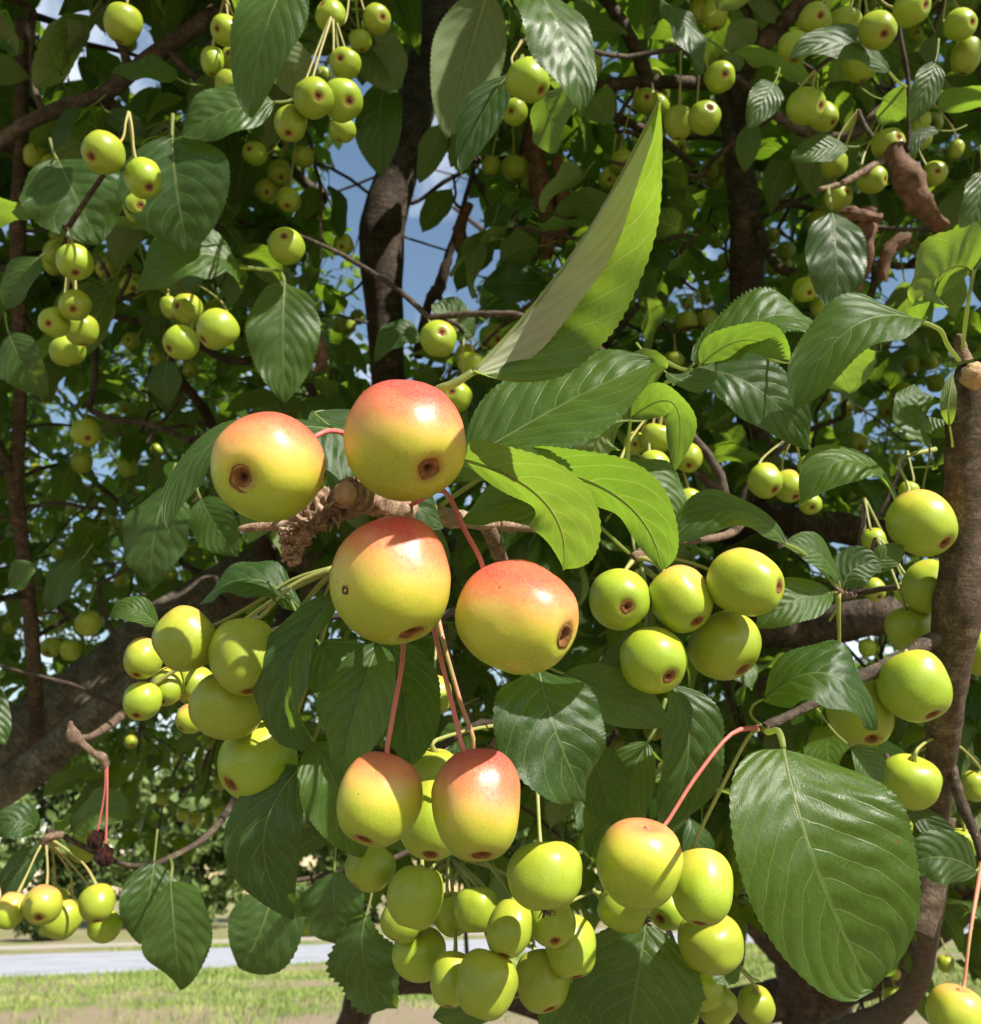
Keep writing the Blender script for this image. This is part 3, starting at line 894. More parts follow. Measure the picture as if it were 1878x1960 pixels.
def leaf_geo(base, mid, tip, wl, wr, nhint, fold=12, curl=0.15, wave=0.10, serr=0.05, nu=40, nv=5, seed=0, sides=None, tooth=2, pf=(.70, .85)):
    """blade swept along a bent midrib; returns verts, faces, uvs and the midrib path"""
    rg = random.Random(seed)
    ctl = mid * 2 - (base + tip) * 0.5
    V, UV, rib = [], [], []
    ph1, ph2 = rg.uniform(0, 6.28), rg.uniform(0, 6.28)
    fr = rg.uniform(1.4, 2.6)
    f = R(fold)
    twist = R(rg.uniform(-10, 10))
    for i in range(nu + 1):
        u = i / nu
        p = base * (1 - u) ** 2 + ctl * (2 * u * (1 - u)) + tip * u * u
        t = ((ctl - base) * (1 - u) + (tip - ctl) * u)
        t.normalize()
        s = t.cross(nhint)
        s.normalize()
        n = s.cross(t)
        if twist:
            q = Matrix.Rotation(twist * (u - .3), 3, t)
            s = q @ s
            n = q @ n
        rib.append((p.copy(), n.copy()))
        w = prof(min(max(u, 0.0), 1.0), *pf) if 0 < u < 1 else 0.0
        w = max(w, 0.012)
        for j in range(-nv, nv + 1):
            v = j / nv
            a = abs(v)
            half = wr if v > 0 else wl
            ww = half * w
            if j in (-nv, nv):
                tt = ((i % tooth) / tooth)
                ww *= 1 + serr * (tt * 2 - 0.6) * (1 if 2 < i < nu - 1 else 0)
            if sides is not None:
                sd = sides[1] if v > 0 else sides[0]
                sd = sd - t * sd.dot(t)
                sd.normalize()
                nn = (sd.cross(t) if v > 0 else t.cross(sd))
                off = sd * (a * ww) + nn * (curl * a * a * ww)
            else:
                sd = s if v > 0 else -s
                off = sd * (a * ww * math.cos(f)) + n * (a * ww * math.sin(f)) - n * (curl * a * a * ww)
                nn = n
            off += nn * (wave * half * a * a * math.sin(u * 6.28 * fr + (ph1 if v > 0 else ph2)))
            off += nn * (0.03 * half * math.sin(u * 44 - a * 6) * a * (1 - a) * 2)
            V.append(p + off)
            UV.append((u, v))
    m = 2 * nv + 1
    F = []
    for i in range(nu):
        for j in range(m - 1):
            a = i * m + j
            F.append((a, a + 1, a + 1 + m, a + m))
    return V, F, UV, rib


LEAVES_NAMED = [0]


def leaf(b, t, mid=None, w=80, N=(0.1, .5, .8), fold=14, curl=.15, wave=.10, serr=.03, petiole=None, sides=None, wl=None, wr=None, arch=0.10, mat=None, pf=(.70, .85)):
    LEAVES_NAMED[0] += 1
    sd = LEAVES_NAMED[0]
    base, tip = P(*b), P(*t)
    nh = CV(N).normalized()
    if mid is None:
        md = (base + tip) * .5 + nh * (arch * (tip - base).length)
    else:
        md = P(*mid)
    dm = (b[2] + t[2]) / 2
    T = (tip - base).normalized()
    s = T.cross(nh).normalized()
    proj = max(math.sqrt(s.dot(AX) ** 2 + s.dot(AU) ** 2), 0.5)
    if sides is not None:
        proj = 1
    k = dm / FPX / proj
    wl_ = (wl if wl is not None else w / 2) * k
    wr_ = (wr if wr is not None else w / 2) * k
    L_px = math.hypot(b[0] - t[0], b[1] - t[1])
    nu = 60 if L_px > 200 else (40 if L_px > 120 else 24)
    sv = None
    if sides is not None:
        sv = (CV(sides[0]), CV(sides[1]))
    V, F, UV, rib = leaf_geo(base, md, tip, wl_, wr_, nh, fold, curl, wave, serr, nu, 6 if L_px > 120 else 4, sd, sv, 2, pf)
    o = mesh_obj('leaf', [v - base for v in V], F, mat or M_LEAF, TREE, uvs=UV, loc=base - TREE_BASE)
    rr = max(0.0022 * (tip - base).length / 0.08 * 0.42, 0.0004)
    rr = min(rr, 0.0012)
    pth = [(p - base - n * rr * 0.55, rr * (1 - .8 * i / nu)) for i, (p, n) in enumerate(rib)][::2]
    rv, rf, ru = tube(pth, 6, 0, sd)
    mesh_obj('midrib', rv, rf, M_RIB, o, uvs=ru)
    if petiole is None:
        t0 = (rib[1][0] - rib[0][0]).normalized()
        pe = base - t0 * 0.018 + Vector((0, 0, .004))
        pts = [(Vector((0, 0, 0)), rr * 1.05), ((-t0 * 0.009), rr * 1.1), (pe - base, rr * 1.4)]
    else:
        t0 = (rib[1][0] - rib[0][0]).normalized()
        pts = [(Vector((0, 0, 0)), rr * 1.05)]
        prev = None
        for q in petiole:
            pts.append((P(*q) - base, rr * 1.25))
    pv, pf, pu = tube(catmull(pts, 5), 7, 0, sd)
    mesh_obj('petiole', pv, pf, M_RIB, o, uvs=pu)
    return o


UPL = (0.25, .55, .75)       # upper side towards the camera and the light
UNB = (0.15, .85, -.50)      # underside towards the camera, lit from above: glows
DRK = (-.25, .25, .9)
# the long leaf folded along its midrib
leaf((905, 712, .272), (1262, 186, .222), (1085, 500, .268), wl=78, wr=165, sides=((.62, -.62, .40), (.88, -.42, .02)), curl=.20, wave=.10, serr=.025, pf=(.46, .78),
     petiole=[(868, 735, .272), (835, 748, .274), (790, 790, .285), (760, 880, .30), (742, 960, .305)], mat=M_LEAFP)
leaf((880, 890, .325), (1252, 694, .33), (1085, 770, .322), w=190, N=(-.1, .75, .65), fold=16, serr=.04, petiole=[(850, 920, .325), (800, 970, .325)])
leaf((888, 879, .292), (1078, 1092, .285), (1042, 960, .276), wl=46, wr=62, N=(.45, .75, -.42), fold=8, curl=.1, serr=.03, petiole=[(850, 900, .297), (790, 960, .305)])
leaf((985, 893, .318), (1268, 1092, .312), (1182, 950, .305), wl=36, wr=54, N=(.5, .75, -.42), fold=8, curl=.1, serr=.03, petiole=[(930, 910, .32), (840, 970, .33)])
leaf((1115, 985, .345), (880, 1000, .345), (995, 960, .34), w=95, N=(.1, .6, .7), petiole=[(1150, 1010, .36), (1205, 1060, .37)])
leaf((1060, 960, .335), (870, 915, .335), (960, 915, .33), w=60, N=(.1, .8, -.4))
leaf((640, 822, .300), (322, 1022, .292), (405, 850, .298), wl=46, wr=30, N=(-.3, .7, .62), fold=10, petiole=[(680, 845, .30), (720, 940, .30)])
leaf((600, 790, .318), (735, 985, .32), (690, 880, .312), w=130, N=UPL, petiole=[(640, 800, .32), (720, 930, .31)])
leaf((700, 925, .315), (850, 1010, .318), (770, 950, .31), w=110, N=UPL)
leaf((760, 1000, .33), (860, 1090, .33), None, w=100, N=DRK)
leaf((575, 1165, .345), (384, 1156, .345), (480, 1108, .34), w=62, N=(.1, .85, .5), petiole=[(610, 1160, .34), (640, 1095, .334)])
leaf((302, 1200, .40), (208, 1182, .40), (255, 1165, .395), w=45, N=UPL)
leaf((640, 1145, .330), (590, 1435, .32), (548, 1300, .318), wl=70, wr=68, N=(-.55, .3, .75), fold=26, petiole=[(640, 1110, .333)])
leaf((725, 1232, .318), (655, 1490, .308), (680, 1360, .304), w=150, N=(-.35, .35, .85), fold=14, petiole=[(728, 1180, .325), (700, 1090, .335)])
leaf((748, 1225, .335), (785, 1465, .335), (775, 1340, .33), w=150, N=DRK)
leaf((610, 1230, .335), (700, 1380, .34), None, w=120, N=(.2, .6, .7))
leaf((600, 1420, .345), (690, 1640, .35), (650, 1520, .34), w=130, N=UPL)
leaf((575, 1470, .350), (562, 1760, .345), (505, 1610, .34), wl=75, wr=78, N=(-.2, .15, .95), fold=10, petiole=[(600, 1420, .352), (640, 1300, .35)])
leaf((1030, 1275, .335), (1122, 1535, .32), (1065, 1400, .314), wl=95, wr=110, N=(.1, .55, .82), fold=10, wave=.14, petiole=[(1010, 1230, .35), (990, 1180, .44)])
leaf((1285, 1310, .385), (1262, 1600, .385), (1318, 1440, .378), wl=72, wr=70, N=(.35, .35, .85), fold=24, petiole=[(1270, 1280, .36), (1225, 1070, .37)])
leaf((1080, 1290, .36), (1285, 1385, .36), None, w=105, N=DRK)
leaf((1130, 1420, .40), (1180, 1580, .40), None, w=110, N=DRK)
leaf((1240, 1420, .42), (1130, 1640, .42), None, w=110, N=DRK)
# the big leaf, lower right
leaf((1500, 1432, .300), (1668, 1892, .284), (1560, 1650, .279), wl=196, wr=140, N=(-.02, .46, .88), fold=7, curl=.10, wave=.06, serr=.022, pf=(.40, .44),
     petiole=[(1496, 1412, .303), (1488, 1398, .312), (1470, 1402, .345), (1462, 1396, .37)])
leaf((1462, 1338, .365), (1672, 1398, .352), (1585, 1290, .348), w=120, N=(.1, .75, .65), fold=12, petiole=[(1442, 1350, .367), (1438, 1370, .37), (1462, 1392, .373)])
leaf((1762, 614, .355), (1522, 780, .345), (1630, 628, .342), w=120, N=(-.2, .72, .62), fold=12, wave=.16, petiole=[(1800, 632, .36), (1815, 662, .37), (1836, 690, .415)])
leaf((1852, 512, .40), (1750, 580, .40), (1805, 520, .395), wl=60, wr=95, N=(-.2, .75, -.5), petiole=[(1862, 520, .40), (1848, 600, .405), (1840, 680, .418)])
leaf((1868, 515, .40), (1910, 440, .40), None, w=60, N=UPL, petiole=[(1858, 560, .403), (1842, 680, .418)])
leaf((1340, 708, .46), (1548, 862, .46), (1460, 750, .45), w=130, N=(-.3, .4, .85), fold=8)
leaf((1330, 695, .42), (1566, 622, .42), (1460, 610, .41), w=120, N=(.0, .72, .6), fold=14, serr=.10, wave=.12)
leaf((1342, 698, .405), (1512, 690, .40), (1430, 650, .395), w=55, N=(.1, .85, -.42), fold=10, serr=.04)
leaf((1545, 690, .44), (1625, 752, .44), (1600, 700, .435), w=80, N=(.1, .8, -.35), serr=.09)
leaf((1207, 800, .375), (1275, 705, .37), (1225, 735, .365), wl=60, wr=58, N=(-.2, .75, -.55), serr=.04, petiole=[(1200, 850, .378), (1197, 925, .385), (1215, 1060, .372)])
leaf((1275, 712, .41), (1372, 690, .41), (1330, 730, .405), w=48, N=UPL)
leaf((1208, 800, .36), (1292, 905, .355), (1292, 775, .35), w=48, N=(.5, .7, -.35), fold=6, petiole=[(1204, 850, .37), (1204, 925, .385), (1215, 1060, .372)])
leaf((1198, 805, .385), (1128, 905, .385), (1150, 830, .38), w=105, N=(-.4, .5, -.7))
leaf((1120, 830, .40), (1040, 900, .40), None, w=80, N=UPL)
leaf((1190, 885, .41), (1292, 1025, .40), (1262, 930, .40), w=95, N=UPL, petiole=[(1220, 870, .41), (1300, 930, .42)])
leaf((1502, 1040, .372), (1268, 1046, .362), (1395, 975, .362), w=78, N=(.05, .8, .55), fold=10, petiole=[(1540, 1060, .378), (1600, 1122, .39)])
leaf((1606, 1112, .39), (1498, 1044, .382), (1560, 1055, .382), w=62, N=UPL, petiole=[(1608, 1125, .39)])
leaf((1590, 1134, .39), (1448, 1202, .378), (1520, 1150, .378), w=86, N=(.2, .6, .75), fold=12, petiole=[(1602, 1134, .392)])
leaf((1612, 1128, .40), (1690, 1085, .40), (1640, 1085, .40), w=80, N=DRK)
leaf((1722, 962, .425), (1534, 966, .41), (1625, 880, .41), w=82, N=(.0, .8, .55), fold=10, petiole=[(1735, 1000, .43), (1728, 1060, .43), (1700, 1090, .44)])
leaf((1780, 838, .44), (1752, 735, .435), (1762, 790, .43), w=115, N=(.2, .55, .8), fold=6, petiole=[(1778, 880, .44), (1768, 945, .44), (1800, 1000, .43)])
leaf((1780, 838, .44), (1822, 805, .44), None, w=40, N=(.1, .8, .4))
leaf((1818, 815, .405), (1826, 712, .405), (1816, 765, .40), w=28, N=(.3, .6, -.6))
leaf((1662, 1092, .41), (1728, 1045, .41), None, w=48, N=UPL, petiole=[(1620, 1128, .40)])
leaf((1868, 1668, .43), (1722, 1662, .42), (1800, 1640, .415), w=100, N=DRK, petiole=[(1880, 1655, .44)])
leaf((1630, 1430, .40), (1690, 1520, .40), None, w=70, N=UPL)
leaf((1730, 1540, .47), (1860, 1640, .46), None, w=50, N=DRK)
leaf((1237, 1765, .40), (1195, 2010, .39), None, w=250, N=(-.1, .25, .95), wave=.06)
leaf((1085, 1850, .41), (1165, 2030, .40), None, w=190, N=DRK)
leaf((965, 1915, .41), (828, 1948, .41), None, w=60, N=DRK)
leaf((1290, 1830, .47), (1385, 1900, .47), None, w=80, N=UPL)
leaf((1420, 1850, .47), (1330, 1790, .47), None, w=90, N=(.2, .7, .5))
# lower left
leaf((326, 1688, .62), (346, 1896, .60), (335, 1790, .60), w=145, N=(-.15, .15, .97), fold=6, petiole=[(330, 1660, .63), (326, 1642, .68)])
leaf((525, 1688, .60), (458, 1852, .58), (500, 1780, .58), wl=88, wr=72, N=DRK)
leaf((640, 1668, .58), (652, 1815, .57), None, w=135, N=DRK)
leaf((700, 1755, .56), (760, 1932, .55), (700, 1850, .55), w=140, N=(-.3, .3, .9), wave=.22, serr=.12)
leaf((295, 1650, .66), (265, 1805, .65), None, w=100, N=(.5, .4, .7))
leaf((75, 1590, .63), (-15, 1602, .62), (30, 1572, .62), w=62, N=UPL, petiole=[(90, 1602, .63)])
leaf((138, 1592, .64), (248, 1566, .63), (190, 1552, .63), w=66, N=(.1, .7, .6), petiole=[(95, 1602, .63)])
leaf((85, 1618, .64), (2, 1722, .63), None, w=66, N=DRK, petiole=[(92, 1604, .63)])
leaf((100, 1612, .65), (140, 1560, .66), None, w=44, N=(0, .8, -.4))
# shaded leaves of the middle distance, left
leaf((322, 930, .76), (290, 1125, .74), None, w=140, N=(-.2, .1, .95), fold=6)
leaf((385, 955, .78), (455, 1065, .77), None, w=95, N=DRK)
leaf((545, 540, .66), (545, 772, .64), None, w=140, N=(.1, .35, .9), fold=10, petiole=[(535, 520, .67), (500, 515, .7), (460, 512, .75)])
leaf((458, 508, .66), (262, 562, .64), (355, 490, .64), w=135, N=(.1, .55, .8), petiole=[(500, 515, .68)])
leaf((565, -60, .55), (478, 224, .53), None, w=145, N=(-.2, .15, .95), fold=8)
leaf((525, 195, .62), (345, 262, .61), None, w=120, N=(0, .3, .9))
leaf((330, 262, .62), (362, 488, .61), None, w=220, N=(.0, .3, .95), wave=.05)
leaf((110, 305, .66), (190, 470, .66), None, w=190, N=(.1, .4, .9))
leaf((340, 150, .70), (215, 140, .70), None, w=70, N=UPL)
leaf((75, 492, .72), (14, 592, .72), None, w=80, N=DRK)
leaf((18, 640, .72), (88, 762, .72), None, w=95, N=DRK)
leaf((320, 690, .80), (322, 778, .80), None, w=72, N=DRK)
leaf((170, 205, .78), (105, 285, .77), None, w=55, N=DRK)
leaf((210, 215, .78), (285, 268, .77), None, w=48, N=DRK)
leaf((20, 1120, .8), (70, 1080, .8), None, w=60, N=DRK)
leaf((150, 1075, .9), (92, 1170, .9), None, w=70, N=DRK)
# upper middle
leaf((1010, -40, .52), (1113, 216, .50), (1085, 80, .50), wl=52, wr=85, N=(.3, .3, .85), fold=14, wave=.12)
leaf((1040, 178, .66), (1062, 292, .65), None, w=86, N=(.2, .75, -.45))
leaf((935, -20, .70), (858, 262, .68), None, w=145, N=(-.1, .5, -.85))
leaf((978, 138, .64), (884, 334, .62), None, w=86, N=(-.3, .3, .85))
leaf((736, 160, .85), (730, 340, .84), None, w=100, N=DRK)
leaf((848, 240, .95), (803, 350, .94), None, w=52, N=(.1, .75, -.5))
leaf((905, 240, .95), (862, 320, .94), None, w=44, N=(.1, .75, -.5))
leaf((690, 60, .8), (770, 170, .8), None, w=100, N=(-.1, .5, -.8))
leaf((1270, 2, .66), (1342, 142, .65), None, w=78, N=(.35, .55, .75), fold=6)
leaf((1392, 104, .72), (1450, 42, .71), None, w=58, N=(.1, .75, -.5))
leaf((1400, 130, .72), (1420, 100, .72), None, w=40, N=(.1, .75, -.5))
leaf((1702, 138, .60), (1512, 112, .59), (1610, 82, .59), w=84, N=(0, .35, .9))
leaf((1482, 158, .68), (1432, 248, .67), None, w=66, N=UPL)
leaf((1622, 280, .66), (1512, 306, .66), None, w=62, N=DRK)
leaf((1592, 400, .62), (1602, 610, .60), None, w=112, N=(-.15, .15, .95), fold=6)
leaf((1790, 120, .60), (1740, 240, .60), None, w=60, N=UPL)
leaf((1800, 250, .62), (1745, 330, .62), (1752, 270, .62), w=30, N=DRK)
leaf((1690, 190, .68), (1740, 220, .68), None, w=56, N=(.1, .7, -.5))
leaf((1440, 235, .74), (1425, 330, .74), None, w=46, N=DRK)
leaf((1880, 330, .60), (1840, 480, .6), None, w=70, N=UPL)
leaf((806, 652, .72), (718, 692, .71), (760, 640, .71), w=62, N=(0, .5, .85))
leaf((905, 645, .74), (826, 582, .73), None, w=80, N=(0, .5, .85))
leaf((1042, 545, .9), (925, 548, .89), None, w=90, N=DRK)
leaf((925, 440, .9), (1025, 385, .89), None, w=80, N=(0, .7, .5))
leaf((1030, 470, .9), (955, 500, .9), None, w=50, N=(0, .8, -.4))


# curled dead leaves on the right
def dead_leaf(pts, w, turns, seed):
    rg = random.Random(seed)
    V, F, UV = [], [], []
    nu, nv = 18, 16
    ctrl = catmull([(P(*p), 1) for p in pts], 6)
    n = len(ctrl)
    for i, (p, _) in enumerate(ctrl):
        u = i / (n - 1)
        a = ctrl[max(i - 1, 0)][0]
        b_ = ctrl[min(i + 1, n - 1)][0]
        t = (b_ - a).normalized()
        s = t.cross(-AF).normalized()
        m = s.cross(t)
        ww = w * (0.55 + 0.45 * math.sin(math.pi * min(u * 1.1 + .05, 1))) * (1 + .12 * math.sin(u * 19 + seed))
        for j in range(nv + 1):
            an = -0.5 * turns + turns * j / nv + .25 * math.sin(u * 5 + seed)
            edge = (abs(j / nv - .5) * 2) ** 3
            rr = ww * (1 + .30 * mnoise.noise(Vector((u * 6, j * .45, seed))) + .16 * mnoise.noise(Vector((u * 17, j * 1.3, seed))) - .45 * abs(j / nv - .5)) * (1 + .55 * edge * mnoise.noise(Vector((u * 9, j * .2, seed + 3))))
            V.append(p + s * math.sin(an) * rr + m * math.cos(an) * rr)
            UV.append((u, j / nv))
    for i in range(n - 1):
        for j in range(nv):
            a = i * (nv + 1) + j
            F.append((a, a + 1, a + nv + 2, a + nv + 1))
    return mesh_obj('dried_leaf', [v - TREE_BASE for v in V], F, M_DEAD, TREE, uvs=UV)


dead_leaf([(1712, 285, .63), (1735, 340, .62), (1765, 395, .62), (1800, 432, .63)], .0105, 4.6, 1)
dead_leaf([(1665, 400, .66), (1655, 440, .66), (1650, 500, .66), (1640, 555, .67)], .0085, 3.3, 2)
dead_leaf([(1610, 405, .66), (1650, 415, .655), (1690, 418, .65)], .006, 3.0, 3)
dead_leaf([(1740, 450, .66), (1700, 480, .66), (1690, 540, .66)], .006, 3.4, 4)
dead_leaf([(1020, 240, 1.0), (1030, 330, 1.0), (1050, 420, 1.0), (1045, 500, 1.0)], .013, 3.6, 5)
dead_leaf([(1065, 300, 1.0), (1080, 400, 1.0), (1070, 470, 1.0)], .010, 3.2, 6)
dead_leaf([(900, 390, 1.1), (880, 450, 1.1), (890, 500, 1.1), (875, 520, 1.1)], .009, 3.2, 7)
dead_leaf([(610, 640, .8), (618, 690, .8), (605, 710, .8)], .006, 3.2, 8)

# ------------------------------------------------------------------ apples
def apple_prof(t):
    """t from 0 at the stem to pi at the calyx: radius, height on a fruit of about unit size"""
    c, sn = math.cos(t), math.sin(t)
    # a little squarer than a sphere, widest above the middle, narrowing to a flat calyx end
    k = (abs(c) ** 2.35 + abs(sn) ** 2.35) ** (-1 / 2.35)
    r = sn * k
    z = c * k
    z -= 0.17 * math.exp(-(t / 0.34) ** 2)
    q = math.pi - t
    z += 0.13 * math.exp(-(q / 0.30) ** 2)
    r *= 1.0 + 0.055 * c - 0.045 * c * c
    return r, z * 0.97


def apple_mesh(seed, na=44, nt=30):
    rg = random.Random(seed)
    ph = rg.uniform(0, 6.28)
    sk = (rg.uniform(-.07, .07), rg.uniform(-.07, .07))
    lob = rg.uniform(0.012, 0.03)
    V, F = [], []
    for i in range(nt + 1):
        t = math.pi * i / nt
        r, z = apple_prof(t)
        if math.pi - t < (.15 if nt > 20 else .1):
            z += .075
        for k in range(na):
            a = 2 * math.pi * k / na
            d = Vector((math.cos(a) * r, math.sin(a) * r, z))
            f = 1 + lob * math.cos(5 * a + ph) * math.sin(t) * (0.4 + 0.6 * (t / math.pi)) + 0.11 * mnoise.noise(d * 0.85 + Vector((seed * 3.1, 0, 0))) * math.sin(t) + 0.022 * mnoise.noise(d * 2.6 + Vector((seed * 3.1, 7, 0))) * math.sin(t)
            V.append((d.x * f + sk[0] * z * math.sin(t), d.y * f + sk[1] * z * math.sin(t), z * (1 + .07 * mnoise.noise(Vector((d.x * .8 + seed * 1.7, d.y * .8, 3))) * min(1, r * 1.6))))
    for i in range(nt):
        for k in range(na):
            a, b_ = i * na + k, i * na + (k + 1) % na
            if i == 0:
                F.append((a, a + na, b_ + na))
            elif i == nt - 1:
                F.append((a, a + na, b_))
            else:
                F.append((a, a + na, b_ + na, b_))
    me = bpy.data.meshes.new('crabapple')
    me.from_pydata(V, [], F)
    me.polygons.foreach_set('use_smooth', [True] * len(me.polygons))
    me.materials.append(M_APPLE)
    return me


def calyx_mesh(kind, seed):
    rg = random.Random(seed)
    V, F = [], []
    na = 18
    if kind == 'hole':
        rings = [(0.0, .055), (0.085, .045), (.125, .0), (.175, -.034), (.225, -.026), (.25, .012)]
    else:
        rings = [(0.0, .035), (0.05, .025), (.085, -.014), (.150, -.012), (.190, -.022), (.220, .010)]
    for r, dz in rings:
        q = math.asin(min(r, 1))
        _, z = apple_prof(math.pi - q)
        for k in range(na):
            a = 2 * math.pi * k / na
            e = 1 + .34 * mnoise.noise(Vector((math.cos(a) * 1.1 + seed * 5, math.sin(a) * 1.1, r))) + .10 * mnoise.noise(Vector((math.cos(a) * 4 + seed * 5, math.sin(a) * 4, r)))
            V.append((math.cos(a) * r * e, math.sin(a) * r * e, z + dz + .012 * mnoise.noise(Vector((math.cos(a) * 3, math.sin(a) * 3, r * 20 + seed)))))
    n = len(rings)
    for i in range(n - 1):
        for k in range(na):
            a, b_ = i * na + k, i * na + (k + 1) % na
            F.append((a, a + na, b_ + na, b_))
    me = bpy.data.meshes.new('calyx')
    me.from_pydata(V, [], [tuple(reversed(f)) for f in F])
    me.polygons.foreach_set('use_smooth', [True] * len(me.polygons))
    me.materials.append(M_CALYX)
    return me


def sepal_mesh():
    V, F = [], []
    for k in range(6):
        a = 2 * math.pi * k / 6 + .4 * math.sin(k * 4)
        c, s = math.cos(a), math.sin(a)
        base = len(V)
        for i in range(6):
            u = i / 5
            rr = .08 + .30 * u * (0.6 + .4 * ((k * 7) % 5) / 4)
            z = -.86 - .16 * math.sin(u * 2.2) + .10 * math.sin(u * 3 + k)
            w = .055 * (1 - u) + .008
            wob = .05 * math.sin(u * 5 + k)
            V.append((c * rr - s * (w + wob), s * rr + c * (w + wob), z))
            V.append((c * rr + s * (w - wob), s * rr - c * (w - wob), z + .012))
        for i in range(5):
            q = base + i * 2
            F.append((q, q + 1, q + 3, q + 2))
    me = bpy.data.meshes.new('sepals')
    me.from_pydata(V, [], F)
    me.materials.append(M_SEPAL)
    return me


AM = [apple_mesh(s) for s in range(10)]
AML = [apple_mesh(s, 20, 14) for s in range(20, 25)]
CM = [calyx_mesh('scar', s) for s in range(4)]
CMH = calyx_mesh('hole', 9)
SM = sepal_mesh()
PLACED = []
NODES = [P(*q) for q in [(640, 1088, .335), (1214, 1070, .369), (860, 1640, .42), (1022, 1395, .40), (1240, 1690, .42), (1452, 1394, .374), (1606, 1130, .395), (738, 975, .302), (1640, 1300, .40), (1720, 1262, .416), (1812, 1420, .455), (1868, 1600, .447), (1790, 1225, .43)]]
EXTRA_SPURS = []
APPLE_COUNT = [0]


def add_apple(center, rad, axis, blush, label, group, hero=True, ctype='scar', stem=None, pink=0.0, ax_scale=1.0, parts=True, roll=None, cs=1.0):
    k = APPLE_COUNT[0]
    APPLE_COUNT[0] += 1
    rg = random.Random(900 + k)
    me = AM[k % len(AM)] if hero else AML[k % len(AML)]
    o = bpy.data.objects.new('crabapple', me)
    COL.objects.link(o)
    zax = (-axis).normalized()
    xax = zax.orthogonal().normalized()
    q = Matrix.Rotation(rg.uniform(0, 6.28) if roll is None else roll, 3, zax)
    xax = q @ xax
    yax = zax.cross(xax)
    rot = Matrix((xax, yax, zax)).transposed()
    mw = Matrix.Translation(center) @ rot.to_4x4() @ Matrix.Diagonal((rad, rad, rad * ax_scale, 1))
    o.matrix_world = mw
    bd = rot.transposed() @ Vector((0.18, -0.22, 0.95)).normalized()
    o['blush'] = float(blush)
    o['blush_dir'] = [bd.x, bd.y, bd.z]
    tag(o, label, 'apple', group)
    inv = mw.inverted()
    if parts:
        c = bpy.data.objects.new('calyx', CMH if ctype == 'hole' else CM[k % 4])
        COL.objects.link(c)
        c.parent = o
        c.scale = (cs, cs, 1)
        if ctype == 'sepals':
            s = bpy.data.objects.new('sepals', SM)
            COL.objects.link(s)
            s.parent = o
        # stem
        top = center + zax * rad * ax_scale * 0.80
        out = center + zax * rad * ax_scale * 1.25
        if stem is None:
            best = None
            for nd in NODES:
                dd = (nd - center).length
                if nd.z > center.z + rad * .6 and dd < .085 and (best is None or dd < best[0]):
                    best = (dd, nd)
            if best:
                end = best[1]
            else:
                end = out + Vector((rg.uniform(-.010, .010), rg.uniform(.004, .014), rg.uniform(.020, .034)))
                NODES.append(end)
                EXTRA_SPURS.append(end)
            pts = [top, out, out * .45 + end * .55 + Vector((0, 0, .003)), end]
        else:
            end = stem[-1] if isinstance(stem, list) else stem
            mids = stem[:-1] if isinstance(stem, list) else []
            if mids:
                pts = [top] + mids + [end]
            else:
                pts = [top, out * .75 + end * .25 + (zax * rad * .15), out * .35 + end * .65 + Vector((0, 0, .002)), end]
        r0 = 0.00085 if rad > .008 else .0008
        if rad > 0.0155:
            r0 = .00135
        path = catmull([(p, r0 * (1.55 if i in (0, len(pts) - 1) else 0.92)) for i, p in enumerate(pts)], 4)
        V, F, UV = tube(path, 7, .06, k)
        V = [inv @ v for v in V]
        st = mesh_obj('stem', V, F, M_STEM, o, uvs=UV)
        st['pink'] = float(pink)
    PLACED.append((center.copy(), rad))
    return o


def place(x, y, w, h, d, cal=None, blush=.15, ctype='scar', stem=None, pink=0.0, label=None, group=None, hero=True, parts=True, dirv=None, cs=1.0):
    """picture position and size -> a fruit at depth d, moved back until it clears its neighbours"""
    pxr = (w + h) / 4
    rg = random.Random(int(x * 7 + y * 13))
    if dirv is not None:
        ax = dirv
    elif cal is None:
        ax = (rg.uniform(-.35, .35), -.93, rg.uniform(-.18, .06))
    else:
        ox, oy = (cal[0] - x) / (w / 2), (y - cal[1]) / (h / 2)
        m = math.hypot(ox, oy)
        if m > .88:
            ox, oy = ox / m * .88, oy / m * .88
            m = .88
        ox, oy = ox * 1.04, oy * 1.04
        ax = (ox, oy, math.sqrt(max(1 - ox * ox - oy * oy, 0.02)))
    axw = CV(ax).normalized()
    inpl = math.hypot(ax[0], ax[1])
    asc = 1.0
    pr_ = pxr
    if inpl > .6:
        if abs(ax[1]) > abs(ax[0]):
            pr_, asc = w / 2, (h / w)
        else:
            pr_, asc = h / 2, (w / h)
        asc = 1 + (asc - 1) * min(1.25, 1 / inpl)
        asc = min(max(asc, .86), 1.28) * 1.03
    for it in range(200):
        c = P(x, y, d)
        rad = pr_ / 1.03 * d / FPX
        ok = True
        for (pc, prd) in PLACED:
            if (pc - c).length < (prd + rad) * 0.985:
                ok = False
                break
        if ok:
            break
        d += .0015
    st = None
    if stem is not None:
        st = [P(*s) for s in stem] if isinstance(stem[0], (tuple, list)) else [P(*stem)]
        if len(st) == 1:
            st = st[0]
    return add_apple(c, rad, axw, blush, label, group, hero, ctype, st, pink, asc, parts, None, cs)


